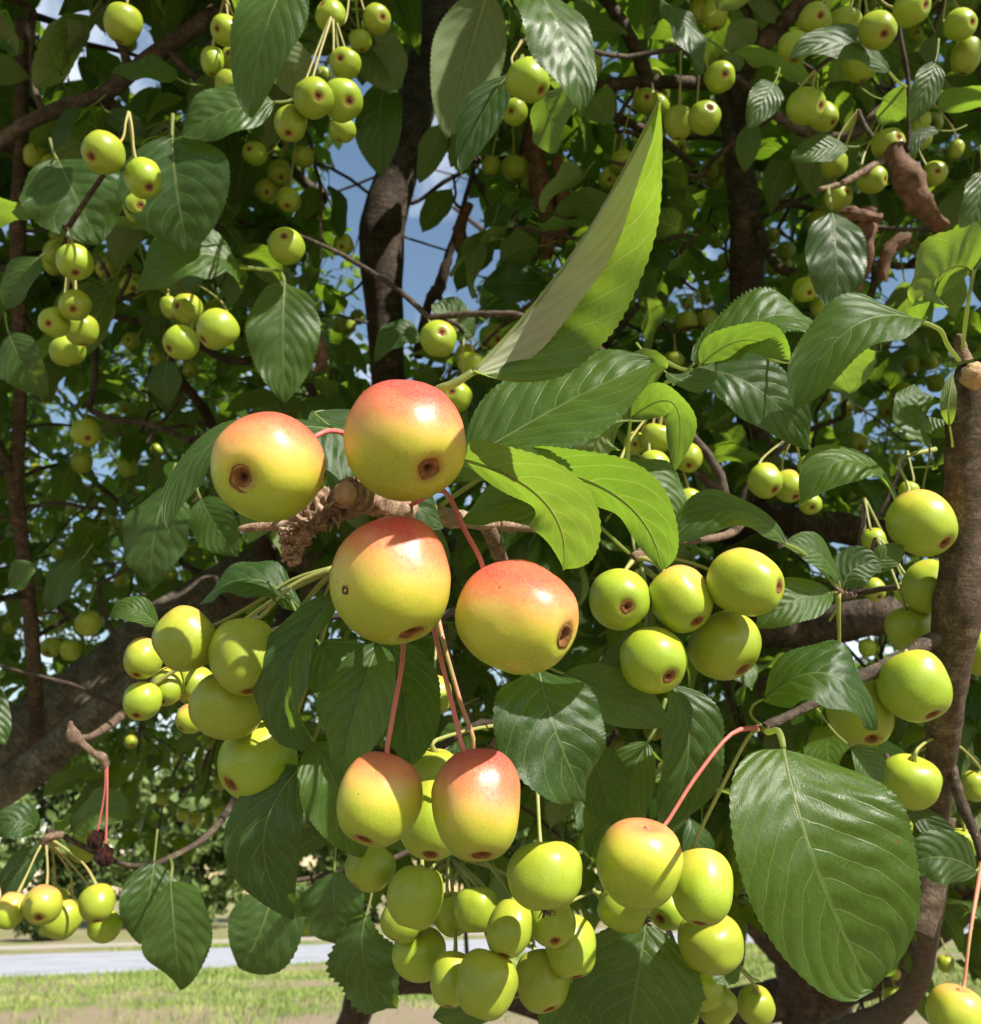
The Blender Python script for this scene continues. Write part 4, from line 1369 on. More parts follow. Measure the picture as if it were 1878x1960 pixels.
# --- the six blushed apples round the broken spur
place(511, 895, 219, 211, .262, (483, 918), 1.02, cs=1.35, stem=[(600, 838, .272), (640, 825, .279), (690, 850, .29), (720, 930, .300)], pink=1,
      label='large yellow apple with pink blush, broad brown calyx facing out, left of the broken spur')
place(777, 844, 230, 232, .262, (829, 905), 1.06, stem=[(715, 780, .285), (705, 850, .296), (720, 940, .300)], pink=1,
      label='large apple with orange blush and narrow dark calyx, topmost, below the long folded leaf')
H3 = place(753, 1112, 230, 246, .268, (793, 1212), 1.02, cs=1.2, stem=[(735, 1000, .292), (738, 975, .300)], pink=.6,
      label='large blushed apple with a brown nick in its left cheek, under the broken spur')
place(993, 1180, 236, 216, .266, (1080, 1208), 1.10, ctype='hole', stem=[(925, 1085, .270), (890, 1015, .280), (850, 940, .292), (800, 960, .305), (770, 972, .308)], pink=1,
      label='large red topped apple with an open hollow calyx, hanging on a pink stem')
place(725, 1530, 162, 178, .276, (703, 1594), .76, cs=1.35, stem=[(741, 1438, .277), (752, 1370, .280), (772, 1240, .292), (762, 1100, .312)], pink=.75,
      label='yellow apple with faint orange top and flat brown calyx on a straight pink stem')
place(915, 1540, 179, 210, .272, (921, 1618), .96, stem=[(888, 1436, .274), (866, 1350, .280), (833, 1213, .290), (800, 1060, .318)], pink=.75,
      label='tall egg shaped apple with orange pink top, hanging on paired stems')
place(829, 1570, 138, 150, .31, (826, 1622), .05, stem=[(905, 1436, .296), (880, 1340, .300), (846, 1216, .305), (810, 1050, .33)], pink=.5,
      label='green apple wedged in shade between the two hanging blushed apples')
place(828, 1485, 105, 110, .35, None, .05, label='plain green apple half hidden above the wedged green apple')
from mathutils.bvhtree import BVHTree


def nick(apple, camdir, size, depth):
    me = apple.data
    bv = BVHTree.FromPolygons([v.co.copy() for v in me.vertices], [tuple(p.vertices) for p in me.polygons])
    mw = apple.matrix_world
    d = (mw.inverted().to_3x3() @ CV(camdir)).normalized()
    hit, nrm, _, _ = bv.ray_cast(d * 3, -d)
    t1 = nrm.orthogonal().normalized()
    t2 = nrm.cross(t1)
    V = [hit - nrm * depth]
    for k, (rr, dz) in enumerate(((.45, -.2 * depth), (.85, .010), (1.0, -.012))):
        for q in range(14):
            a = q / 14 * 6.283
            e = size * rr * (1 + .35 * mnoise.noise(Vector((math.cos(a), math.sin(a), 4.2))))
            V.append(hit + t1 * math.cos(a) * e + t2 * math.sin(a) * e + nrm * (dz if k else .006))
    F = [(0, 1 + q, 1 + (q + 1) % 14) for q in range(14)]
    for k in range(2):
        for q in range(14):
            a, b_ = 1 + k * 14 + q, 1 + k * 14 + (q + 1) % 14
            F.append((a, a + 14, b_ + 14, b_))
    o = mesh_obj('bruise', V, F, M_BRUISE, apple)
    o['label'] = 'small dark brown nick in the cheek'


M_BRUISE = mat_noisy('bruise', [(0.0, (0.06, 0.02, 0.008)), (1.0, (0.24, 0.09, 0.03))], 14, .7, .5, .02)
nick(H3, (-.70, -.10, .70), .085, .02)
# --- left bunch
SL = (640, 1088, .335)
place(470, 1258, 134, 152, .330, (484, 1321), .12, stem=[(500, 1180, .333), (560, 1120, .337), SL], pink=.25, label='smooth green apple, front one of the bunch on long tan stems')
place(355, 1225, 123, 128, .335, (306, 1262), .30, stem=[(412, 1196, .338), (480, 1160, .340), (560, 1110, .340), SL], pink=.25, label='yellow green apple with a sunlit crescent, its calyx at its edge')
place(435, 1350, 146, 128, .345, None, .12, dirv=(-.25, -.95, -.05), stem=[(470, 1280, .36), (560, 1180, .350), SL], label='wide green apple in the middle of the left bunch')
place(493, 1458, 152, 146, .340, (452, 1488), .10, stem=[(555, 1400, .345), (605, 1260, .345), (640, 1130, .338)], label='green apple at the foot of the left bunch, calyx to its side')
place(273, 1260, 72, 80, .40, (270, 1289), .38, stem=[(400, 1240, .405), (520, 1150, .375), SL], label='small yellow apple above another at the end of the left bunch')
place(272, 1342, 72, 74, .40, (270, 1366), .18, stem=[(400, 1240, .405), (520, 1150, .375), SL], label='small green apple lowest at the outer end of the left bunch')
place(320, 1315, 66, 74, .40, (318, 1338), .18, stem=[(400, 1240, .405), (520, 1150, .375), SL], label='small apple tucked between two small ones and the big bunch')
place(372, 1312, 78, 76, .41, None, .14, stem=[(400, 1240, .405), (520, 1150, .375), SL], label='pale green apple peeping between bigger apples of the left bunch')
place(364, 1376, 58, 56, .42, (350, 1392), .62, label='brownish red small apple under the left bunch')
# --- right bunch
SR = (1214, 1070, .369)
place(1187, 1148, 121, 123, .352, (1193, 1158), .02, stem=[(1195, 1095, .362), SR], pink=.3, label='green apple with a small dark round calyx facing straight out')
place(1303, 1148, 121, 129, .348, (1327, 1187), .42, stem=[(1270, 1092, .356), (1240, 1072, .364), SR], pink=.3, label='yellow apple with faint orange shoulder, middle of the sunlit bunch of five')
place(1427, 1117, 147, 132, .346, (1482, 1120), .34, stem=[(1360, 1092, .358), (1290, 1070, .366), SR], pink=.3, label='yellow apple crossed by a thin stem shadow, calyx at its side')
place(1250, 1265, 136, 126, .350, (1275, 1288), .06, stem=[(1238, 1190, .37), (1220, 1090, .37)], label='green apple half shaded, lowest in the bunch of five')
place(1387, 1237, 140, 130, .362, (1418, 1280), .10, stem=[(1340, 1180, .375), (1230, 1085, .375)], label='green apple with brown oblique calyx beneath the shadow crossed apple')
# --- bottom bunch
SB = (860, 1640, .42)
place(1044, 1676, 146, 136, .325, (1048, 1738), .08, ctype='sepals', stem=[(1034, 1608, .335), (1028, 1500, .350), (1021, 1395, .398)], label='bright green apple with black dried sepals under it on a straight green stem')
place(797, 1717, 109, 122, .350, (785, 1772), .03, stem=[(808, 1648, .36), (815, 1560, .38), (880, 1500, .43)], label='green oval apple at the upper left of the bottom bunch')
place(976, 1777, 87, 108, .350, (966, 1815), .03, stem=[(980, 1720, .37), (920, 1640, .40), SB], label='green apple with round brown calyx and sunlit shoulder in the bottom bunch')
place(1056, 1767, 98, 86, .362, (1061, 1786), .03, label='green apple directly under the one with black sepals')
place(911, 1741, 88, 90, .372, (912, 1783), .02, stem=[(908, 1690, .385), SB], label='small green apple in the middle top of the bottom bunch')
place(1093, 1812, 101, 116, .365, (1101, 1856), .04, label='green oval apple at the right of the bottom bunch')
place(930, 1884, 119, 130, .345, (911, 1943), .05, stem=[(940, 1815, .37), (900, 1700, .40), SB], label='largest green apple at the foot of the bottom bunch')
place(1037, 1878, 108, 114, .365, (1051, 1916), .03, label='green apple beside the lowest one in the bottom bunch')
place(708, 1658, 96, 94, .365, (682, 1690), .02, label='shaded green apple under the yellow apple, calyx to lower left')
place(771, 1763, 84, 82, .385, (757, 1794), .10, label='yellowish apple behind the oval one in the bottom bunch')
place(864, 1750, 74, 84, .39, None, .05, label='green apple squeezed between two others in the bottom bunch')
place(804, 1826, 104, 98, .385, None, .02, label='shaded green apple with no calyx showing in the bottom bunch')
place(864, 1874, 82, 112, .37, (860, 1917), .06, label='green apple with a dark seam left of the lowest apple')
# --- bunch beside the big leaf
SQ = (1452, 1394, .374)
place(1224, 1653, 161, 170, .340, None, .66, dirv=(-.15, -.95, -.08), stem=[(1268, 1585, .345), (1330, 1490, .352), (1400, 1405, .362), SQ], pink=.8, label='large apple with dull orange cheek on an arching pink stem')
place(1345, 1697, 118, 152, .352, (1333, 1756), .32, stem=[(1328, 1622, .358), (1380, 1510, .362), (1430, 1415, .368), SQ], pink=.2, label='yellow apple partly covered by the big serrated leaf')
place(1195, 1736, 104, 96, .385, (1237, 1752), .12, ctype='sepals', label='apple with tattered dark sepals beneath the orange cheeked apple')
place(1361, 1805, 128, 104, .385, None, .16, label='yellow green apple below the one covered by the leaf')
place(1278, 1738, 88, 84, .42, (1256, 1746), .15, label='small apple glimpsed between the orange cheeked and yellow apples')
place(1165, 1529, 70, 80, .47, (1187, 1546), .05, label='small green apple alone beside a lit leaf tip')
place(835, 1330, 62, 88, .43, (838, 1362), .25, label='apple with a rotten brown end behind the pink stems')
# --- lower right
gC = 'small apples under the big leaf'
for (x, y, w, h, d, cal, bl), lb in zip([(1349, 1894, 76, 78, .47, (1362, 1928), .06), (1372, 1925, 78, 76, .50, None, .05), (1447, 1926, 72, 76, .47, None, .05), (1310, 1945, 54, 70, .49, None, .1)], ['small oval bright apple hanging first below the big serrated leaf', 'shaded apple behind the oval one below the big serrated leaf', 'apple lit on its lower side, below the tip side of the big serrated leaf', 'pale lit apple edge below the yellow green apple']):
    place(x, y, w, h, d, cal, bl, label=lb, group=gC)
place(1833, 1944, 108, 112, .40, None, .48, dirv=(-.1, -.9, .1), stem=[(1845, 1888, .405), (1858, 1780, .415), (1880, 1650, .44)], pink=.6, label='yellow orange apple on a long tan stem in the lower corner')
for (x, y, w, d, bl) in [(1708, 1905, 38, 1.15, .05), (1689, 1937, 33, 1.2, .05), (1810, 1845, 32, 1.1, .1), (1712, 1864, 24, 1.5, .6)]:
    place(x, y, w, w, d, None, bl, label='tiny shaded apple hanging before the dry ground', group='tiny apples before the dry ground')
# --- along the near branch at the right
place(1765, 1002, 122, 134, .415, (1788, 1040), .42, label='yellow apple with orange top touching the near branch', stem=[(1740, 935, .425), (1722, 880, .44), (1790, 860, .46)])
place(1782, 1124, 98, 110, .45, (1798, 1138), .04, label='shaded green apple below the orange topped one by the near branch')
place(1742, 1203, 90, 88, .45, None, .05, label='green apple behind the fork of the near branch')
place(1752, 1315, 133, 136, .40, (1768, 1363), .10, label='big green apple hanging just under the side shoot of the near branch', stem=[(1735, 1245, .41), (1725, 1262, .416)])
place(1650, 1365, 126, 132, .40, (1651, 1406), .14, label='green apple half covered by a curved leaf', stem=[(1610, 1290, .41), (1606, 1200, .40), (1604, 1135, .395)])
place(1741, 1497, 114, 106, .43, None, .06, label='lumpy green apple with no calyx showing by the near branch')
place(1690, 1545, 76, 90, .42, None, .72, label='orange apple edge behind the big serrated leaf')
place(1846, 1614, 54, 56, .46, None, .06, label='small lime apple under the thin side twig')
place(1864, 1505, 52, 60, .50, None, .06, label='lime apple beyond the near branch by the thin twig')
place(1874, 1248, 84, 92, .50, None, .1, label='green apple seen behind the near branch at the fork')
place(1725, 1580, 44, 46, .55, None, .08, label='small apple in shade left of the thin twig')
gD = 'small apples left of the near branch'
for (x, y, w, d, cal) in [(1673, 1034, 46, .60, None), (1673, 1129, 44, .60, (1676, 1142)), (1734, 1135, 42, .60, None), (1690, 1290, 34, .8, None), (1740, 940, 38, .7, None), (1660, 1240, 34, .8, None)]:
    place(x, y, w, w * 1.05, d, cal, .08, label='small green apple among leaves left of the near branch', group=gD)
# --- middle right
LABELS = {'trio of apples before the dark limb': ['green apple with calyx low, first of the trio on arched stems', 'yellowish middle apple of the trio before the dark limb', 'plain green apple with no calyx showing, last of the trio before the dark limb', 'small apple tucked under the pale arched leaf by the dark limb'],
    'apples behind the arching bright leaves': ['green apple with brown calyx low, in the row behind the arching bright leaf', 'upper green apple crossed by the arching bright leaf', 'green apple right of the arching bright leaf, calyx to its lower left', 'lower green apple with calyx at its bottom, below the arching bright leaf', 'wide pale green apple under the shaded hanging leaf', 'narrow apple beside the petiole of the bright leaf', 'small apple between the two lower apples behind the arching leaf'],
    'small apples above the large dark leaf': ['small dim apple under the large dark leaf', 'small yellowish apple beside the base of the long folded leaf', 'green apple with dark calyx just above the topmost blushed apple', 'tiny apple at the tip of the large dark leaf'],
    'pair of apples left of the upright trunk': ['brighter apple of the pair beside the upright trunk', 'darker apple of the pair beside the upright trunk'],
    'apples beneath the long dark hanging leaf': ['sunlit small apple left of the long dark hanging leaf', 'shaded apple right under the tip of the long dark hanging leaf', 'yellowish apple right of the tip of the long dark hanging leaf'],
    'apples beside the rolled dead leaf': ['green apple with calyx facing out, touching the rolled dead leaf', 'plain apple above the bleached twig end', 'green apple between the bleached twig and the rolled dead leaf', 'apple with a brown stain under the bleached twig', 'narrow apple behind the lower end of the rolled dead leaf', 'green apple behind the top of the rolled dead leaf', 'pale lit apple above the rolled dead leaf', 'dim small apple right of the rolled dead leaf'],
    'overlapping pair before dark leaves': ['larger front apple of the overlapping pair before dark leaves', 'smaller apple peeping from behind its larger pair'],
    'apples below the grey horizontal branch': ['green apple with dark calyx near its top, below the grey horizontal branch', 'plain apple beside the one with the raised calyx', 'green apple sitting right on the grey horizontal branch', 'dim apple behind the tip of the long folded leaf', 'lower dim apple behind the long folded leaf'],
    'high bunch above the broad shaded leaf': ['green apple with a bright sun streak above the broad shaded leaf', 'glossy apple with dark calyx facing out, beside the thick slanting branch', 'plain apple between two apples of the high bunch', 'large apple of the high bunch behind the thin hanging twig', 'apple lit from behind at the tip of the broad shaded leaf', 'apple almost hidden beneath the broad shaded leaf'],
    'apples beside pale sunlit leaves': ['glossy apple with calyx at its side by the pale sunlit leaves', 'plain tall apple below the glossy one by the pale sunlit leaves', 'tiny apple in shade between the two high bunches', 'shaded apple by the bright backlit leaf near the forked branch', 'dim apple behind another by the forked branch'],
    'apples under broad backlit leaves': ['large shaded apple with brown calyx under the broad backlit leaf', 'smaller apple with brown calyx under the large shaded one', 'tiny apple at the end of the sky crossing twig', 'dim apple beside another in the sky gap', 'second dim apple behind the first in the sky gap', 'small apple among hanging dead leaves by the sky gap'],
    'bunch left of the central limb': ['round apple with dark red calyx facing out, left of the central limb', 'tall apple beside the central limb, calyx to its lower side', 'lowest egg shaped apple of the bunch with calyx underneath', 'plain apple under the tall one beside the central limb', 'apple with dark calyx centred, higher up beside the central limb', 'small apple with calyx at its edge near the top of the central limb', 'apple with calyx at its upper edge above the bunch by the central limb', 'small plain apple behind the upper ones by the central limb'],
    'bunch beside the dark pointed leaf': ['glossy sun flecked apple beside the dark pointed leaf', 'plain pale apple behind others by the dark pointed leaf', 'small apple with dark calyx by the dark pointed leaf', 'lowest plain apple half behind the dark pointed leaf'],
    'trio below the diagonal branch': ['upper glossy apple of the trio below the diagonal branch', 'middle apple of the trio below the diagonal branch', 'smallest and lowest apple of the trio below the diagonal branch'],
    'bunch beside the thin upright stem': ['topmost apple of the bunch beside the thin upright stem', 'second apple down in the bunch beside the thin upright stem', 'apple nearest the thin upright stem, calyx facing out', 'plain apple right of the calyx facing one by the upright stem', 'lowest plain apple of the bunch beside the thin upright stem'],
    'apples beneath the wide shaded leaf': ['glossy sun striped apple beneath the wide shaded leaf', 'plain round apple left of the sun striped one', 'reddish marked apple just under the edge of the wide shaded leaf', 'small pale apple half hidden under the wide shaded leaf', 'dim apple above the sunlit round apple', 'small sun flecked apple under the bunch by the central limb', 'small lit apple beside the sky gap left of the central limb', 'tiny apple below the plain round one', 'tiny apple left of the plain round one', 'tiny apple under the sun striped one', 'dim apple between the central bunch and the sky'],
    'low bunch above the road': ['yellow apple with orange top and dark open calyx in the low bunch', 'yellow orange apple at the end of the low bunch, calyx underneath', 'shaded yellow apple beneath the orange topped one', 'green apple with calyx low, outermost in the low bunch', 'green apple under the outermost one of the low bunch', 'yellow apple behind the orange topped one', 'green apple beside the withered fruit']}
for lab, grp, items in [
    ('green apple in the trio on arched stems before a dark limb', 'trio of apples before the dark limb',
     [(1465, 921, 67, 66, .62, (1478, 939), .08), (1510, 931, 62, 66, .64, (1516, 953), .30), (1558, 895, 63, 58, .63, None, .05), (1551, 965, 44, 42, .68, (1549, 972), .1)]),
    ('shaded green apple behind the arching bright leaves', 'apples behind the arching bright leaves',
     [(1252, 893, 61, 62, .58, (1258, 912), .05), (1258, 838, 66, 60, .60, None, .05), (1318, 876, 56, 60, .60, (1314, 893), .06), (1318, 964, 56, 58, .60, (1316, 990), .05), (1178, 936, 84, 74, .50, None, .12), (1216, 848, 34, 56, .60, (1213, 853), .05), (1275, 935, 40, 44, .64, None, .05)]),
    ('small shaded apple above the large dark leaf', 'small apples above the large dark leaf',
     [(1109, 810, 48, 38, .80, None, .05), (902, 696, 54, 46, .75, None, .12), (873, 758, 60, 62, .70, (865, 752), .10), (1290, 690, 40, 36, .9, None, .08)]),
    ('pair apple hanging left of the dark upright trunk', 'pair of apples left of the upright trunk',
     [(1314, 616, 43, 44, .95, None, .12), (1354, 614, 43, 46, .97, None, .06)]),
    ('sunlit apple beneath the long dark hanging leaf', 'apples beneath the long dark hanging leaf',
     [(1542, 555, 46, 50, .80, (1544, 566), .12), (1575, 587, 46, 44, .82, (1582, 592), .12), (1627, 600, 50, 40, .82, None, .18)]),
    ('green apple beside the rolled dead leaf', 'apples beside the rolled dead leaf',
     [(1701, 276, 64, 62, .66, (1712, 271), .05), (1596, 316, 52, 52, .68, None, .05), (1670, 343, 56, 55, .66, (1689, 349), .06), (1606, 378, 55, 50, .67, (1615, 373), .08), (1789, 331, 38, 56, .70, (1786, 335), .05), (1761, 262, 46, 52, .72, None, .05), (1761, 231, 42, 40, .76, None, .1), (1830, 286, 30, 44, .8, None, .05)]),
    ('green apple in the overlapping pair before dark leaves', 'overlapping pair before dark leaves',
     [(1544, 204, 71, 71, .62, (1565, 213), .04), (1577, 224, 56, 58, .66, (1589, 242), .05)]),
    ('green apple below the grey horizontal branch', 'apples below the grey horizontal branch',
     [(1349, 224, 61, 67, .68, (1354, 215), .04), (1299, 235, 56, 66, .72, None, .04), (1378, 148, 56, 64, .68, (1381, 155), .10), (1192, 310, 46, 46, .9, (1197, 322), .04), (1168, 342, 38, 50, .9, (1165, 352), .05)]),
    ('green apple in the high bunch above the broad shaded leaf', 'high bunch above the broad shaded leaf',
     [(1681, 57, 70, 78, .58, (1681, 80), .08), (1560, 38, 62, 64, .62, (1562, 44), .05), (1618, 43, 62, 50, .64, None, .05), (1746, 15, 70, 68, .60, (1763, 23), .08), (1520, 90, 62, 58, .62, None, .10), (1647, 128, 66, 44, .68, None, .05)]),
    ('green apple beside pale sunlit leaves at the crown edge', 'apples beside pale sunlit leaves',
     [(1839, 48, 56, 65, .64, (1850, 54), .10), (1849, 107, 56, 74, .66, None, .06), (1751, 66, 30, 34, .9, (1751, 68), .02), (1368, 28, 50, 60, .8, None, .04), (1340, 20, 42, 50, .85, None, .04)]),
    ('yellow green apple facing out before the sky gap', 'apple before the sky gap', [(840, 648, 70, 74, .62, (848, 640), .08)]),
    ('shaded green apple hanging under broad backlit leaves', 'apples under broad backlit leaves',
     [(1011, 155, 82, 84, .56, (1036, 182), .04), (985, 214, 46, 56, .66, (978, 222), .06), (940, 317, 36, 38, 1.0, None, .02), (985, 322, 50, 48, 1.0, None, .02), (1012, 335, 44, 66, 1.05, None, .02), (988, 481, 42, 42, 1.0, None, .05)]),
    ('green apple in the bunch left of the dark central limb', 'bunch left of the central limb',
     [(600, 187, 76, 76, .58, (616, 197), .04), (657, 192, 60, 80, .60, (671, 207), .04), (557, 236, 62, 77, .58, (557, 265), .08), (655, 248, 52, 48, .64, None, .04), (660, 121, 56, 64, .62, (655, 124), .04), (722, 35, 50, 56, .66, (736, 43), .04), (632, 29, 56, 62, .64, (618, 14), .04), (690, 78, 44, 40, .72, None, .04)]),
    ('green apple in the bunch beside the dark pointed leaf', 'bunch beside the dark pointed leaf',
     [(433, 59, 58, 62, .64, (421, 67), .06), (407, 117, 46, 56, .68, None, .04), (443, 110, 40, 44, .70, (441, 110), .04), (440, 162, 56, 58, .68, None, .05)]),
    ('plain green apple hanging above the diagonal branch', 'apple above the diagonal branch', [(235, 45, 70, 76, .62, None, .04)]),
    ('apple of the trio hanging below the diagonal branch', 'trio below the diagonal branch',
     [(197, 292, 77, 85, .56, (186, 313), .06), (276, 342, 73, 80, .57, (293, 367), .06), (267, 397, 61, 60, .61, (279, 401), .06)]),
    ('green apple in the hanging bunch beside the thin upright stem', 'bunch beside the thin upright stem',
     [(143, 502, 70, 66, .62, (152, 528), .05), (143, 585, 63, 58, .63, (151, 597), .05), (103, 616, 58, 60, .63, (104, 625), .06), (157, 632, 64, 62, .67, None, .05), (130, 672, 66, 60, .72, None, .05)]),
    ('sunlit round apple with its calyx facing up and out', 'sunlit round apple', [(549, 471, 66, 73, .64, (550, 458), .05)]),
    ('glossy green apple beneath the wide shaded leaf', 'apples beneath the wide shaded leaf',
     [(416, 631, 77, 79, .58, (393, 655), .06), (346, 656, 67, 68, .62, (330, 672), .05), (358, 590, 66, 48, .68, (343, 590), .18), (325, 588, 36, 50, .74, None, .05), (552, 383, 48, 48, .85, (553, 400), .03), (487, 293, 40, 52, .85, (482, 291), .08), (657, 469, 40, 44, .95, (657, 478), .05), (300, 686, 32, 32, 1.2, (297, 689), .04), (250, 653, 34, 30, 1.2, (251, 652), .03), (366, 707, 30, 34, 1.2, (369, 718), .05), (580, 300, 44, 40, .9, (555, 303), .03)]),
    ('yellow sunlit apple in the low bunch above the road', 'low bunch above the road',
     [(81, 1733, 72, 75, .60, (88, 1746), .42), (19, 1743, 56, 80, .60, (14, 1774), .50), (119, 1757, 76, 82, .64, (107, 1790), .22), (186, 1729, 69, 72, .61, (193, 1756), .05), (200, 1774, 64, 50, .66, None, .10), (106, 1733, 56, 66, .68, None, .2), (162, 1620, 60, 64, .66, None, .05)]),
]:
    for ii, (x, y, w, h, d, cal, bl) in enumerate(items):
        stm = None
        lb = LABELS[grp][ii] if grp in LABELS else lab
        if grp == 'low bunch above the road':
            stm = (92 + RNG.uniform(-6, 6), 1606, .632)
        elif len(items) > 1:
            near = [q for q in items if abs(q[0] - x) < 130 and abs(q[1] - y) < 130]
            nx = sum(q[0] for q in near) / len(near)
            ny = min(q[1] - q[3] / 2 for q in near) - 34
            if y - ny < 190:
                e = P(nx, ny, sum(q[4] for q in near) / len(near) + .012)
                e_ = [n_ for n_ in NODES if (n_ - e).length < .03]
                if e_:
                    e = e_[0]
                else:
                    NODES.append(e)
                    EXTRA_SPURS.append(e)
                pq = project(e)
                stm = (pq[0], pq[1], pq[2])
        place(x, y, w, h, d, cal, bl, label=lb, group=grp if len(items) > 1 else None, stem=stm, pink=.35)
# far fruit of the same crown, left and behind
gF = 'far small apples deep in the shaded crown'
far_px = [(164, 829, 52), (157, 886, 40), (245, 896, 36), (138, 977, 22), (120, 975, 20), (169, 1193, 48), (97, 1240, 38), (135, 1245, 40), (373, 1567, 28), (352, 1560, 26), (311, 1529, 25), (587, 1776, 28),
          (420, 1555, 24), (70, 900, 26), (215, 1000, 22), (260, 1010, 20), (330, 1100, 24), (230, 1110, 26), (190, 1090, 22), (110, 1060, 24), (300, 860, 24), (60, 1010, 22), (20, 1200, 26), (210, 1240, 28), (1470, 640, 30),
          (1660, 640, 30), (1690, 660, 30), (1620, 780, 28), (1640, 850, 40), (1580, 760, 26), (1720, 880, 26), (1700, 1390, 30), (1389, 500, 32), (1480, 450, 30), (1140, 620, 26), (1100, 700, 30), (1010, 600, 26), (480, 1480, 26),
          (540, 1540, 24), (400, 1420, 26), (250, 1420, 24), (460, 830, 26), (380, 860, 24), (240, 780, 26), (90, 760, 24), (420, 1500, 24), (340, 1460, 22), (520, 860, 24), (1250, 1400, 34), (1180, 1420, 30)]
for (x, y, w) in far_px:
    dd = 0.0245 * FPX / w
    place(x, y, w, w * 1.06, dd, None if RNG.random() < .5 else (x + RNG.uniform(-.2, .3) * w, y + .25 * w), .05,
          label='small far apple hanging deep in the shaded crown', group=gF, hero=False, parts=w > 24)
# more fruit of the upper crown, behind the near bunches
rq = random.Random(41)
for k in range(36):
    if k < 24:
        bx, by = rq.uniform(880, 1860), rq.uniform(-10, 800)
    else:
        bx, by = rq.uniform(60, 760), rq.uniform(60, 720)
    d0 = rq.uniform(.85, 1.7)
    if any(((bx - gx) / (rx * 1.25)) ** 2 + ((by - gy) / (ry * 1.25)) ** 2 < 1 for gx, gy, rx, ry in [(825, 470, 92, 215), (690, 250, 46, 125), (790, 300, 60, 460), (1790, 545, 75, 60)]):
        continue
    for q in range(rq.randint(2, 3)):
        d = d0 + rq.uniform(-.01, .01)
        w = rq.uniform(.021, .027) * FPX / d
        x, y = bx + rq.uniform(-.9, .9) * w, by + rq.uniform(-.6, .6) * w
        place(x, y, w, w * 1.06, d, None if rq.random() < .4 else (x + rq.uniform(-.25, .25) * w, y + rq.uniform(.05, .35) * w), .05,
              label='small green apple among the upper leaves behind the near bunches', group='small apples behind the near bunches', hero=False, parts=True)
# withered fruit
def mummy(x, y, d, r, label, seed, ends):
    me = bpy.data.meshes.new('withered_apple')
    V, F = [], []
    na, nt = 18, 12
    for i in range(nt + 1):
        t = math.pi * i / nt
        for k in range(na):
            a = 2 * math.pi * k / na
            q = Vector((math.sin(t) * math.cos(a), math.sin(t) * math.sin(a), math.cos(t)))
            f = 1 + .45 * mnoise.noise(q * 2.6 + Vector((seed, 0, 0)))
            V.append(q * f)
    for i in range(nt):
        for k in range(na):
            a, b_ = i * na + k, i * na + (k + 1) % na
            F.append((a, a + na, b_ + na, b_) if 0 < i < nt - 1 else ((a, a + na, b_ + na) if i == 0 else (a, a + na, b_)))
    o = mesh_obj('withered_apple', V, F, M_MUMMY, None)
    c = P(x, y, d)
    o.matrix_world = Matrix.Translation(c) @ Matrix.Diagonal((r, r, r * 1.15, 1))
    inv = o.matrix_world.inverted()
    pts = [(c + Vector((0, 0, r * .8)), .0008), (P(*ends[0]), .0006), (P(*ends[1]), .0008)]
    Vt, Ft, UVt = tube(catmull(pts, 5), 6, .1, seed)
    st = mesh_obj('stem', [inv @ v for v in Vt], Ft, M_STEM, o, uvs=UVt)
    st['pink'] = 1.0
    tag(o, label, 'apple', None)
    return o


mummy(184, 1607, .555, .0045, 'withered dark purple apple on a dry red stem', 1, [(200, 1520, .557), (203, 1462, .56)])
mummy(200, 1640, .552, .0050, 'withered apple with rotten orange end on a dry red stem', 5, [(205, 1530, .556), (205, 1462, .56)])

# ------------------------------------------------------------------ the rest of the crown
SKY_GAPS = [(825, 470, 92, 215), (690, 250, 46, 125), (915, 420, 36, 70), (800, 560, 90, 60), (870, 560, 60, 70), (690, 380, 55, 50), (1080, 240, 20, 40), (250, 90, 55, 70), (120, 25, 60, 40), (200, 90, 40, 40), (1790, 545, 75, 60), (1720, 560, 50, 40), (1120, 560, 30, 40), (1880, 560, 60, 40), (1450, 120, 25, 25),
            (1090, 300, 25, 40), (1170, 250, 30, 25), (1395, 780, 16, 30), (1230, 570, 14, 30), (370, 770, 16, 14)]
WIN = [(0, 1790, 700, 260), (350, 1930, 600, 130), (1680, 1900, 130, 90)]       # open views to lawn and road


# wood that stands free in front of the leaves behind it
FREE = [([(850, -40), (800, 200), (760, 330), (735, 430), (735, 560), (745, 740)], 52, 1.42),
        ([(1385, 150), (1425, 400), (1440, 620)], 40, 1.1), ([(41, -40), (38, 300), (36, 620), (40, 1000), (70, 1420)], 26, 1.15),
        ([(470, -20), (310, 95), (200, 185), (0, 270)], 34, .9), ([(480, 1100), (200, 1320), (-20, 1500)], 90, 1.45), ([(1110, 165), (1400, 160)], 26, 1.0),
        ([(1440, 1205), (1820, 1165)], 40, .9), ([(1345, 970), (1700, 1015)], 34, 1.1), ([(1170, 5), (1240, 150)], 24, 1.0), ([(1540, 0), (1430, 105)], 30, .86), ([(1520, 1830), (1600, 2000)], 90, 2.6)]


def before_wood(x, y, d, pad=0):
    for pl, hw, dep in FREE:
        if d > dep:
            continue
        for (ax, ay), (bx, by) in zip(pl[:-1], pl[1:]):
            L2 = (bx - ax) ** 2 + (by - ay) ** 2
            t = max(0, min(1, ((x - ax) * (bx - ax) + (y - ay) * (by - ay)) / L2))
            if math.hypot(ax + t * (bx - ax) - x, ay + t * (by - ay) - y) < hw + pad:
                return True
    return False


def in_gap(x, y, grow=1.0):
    for gx, gy, rx, ry in SKY_GAPS:
        if ((x - gx) / (rx * grow)) ** 2 + ((y - gy) / (ry * grow)) ** 2 < 1:
            return True
    return False


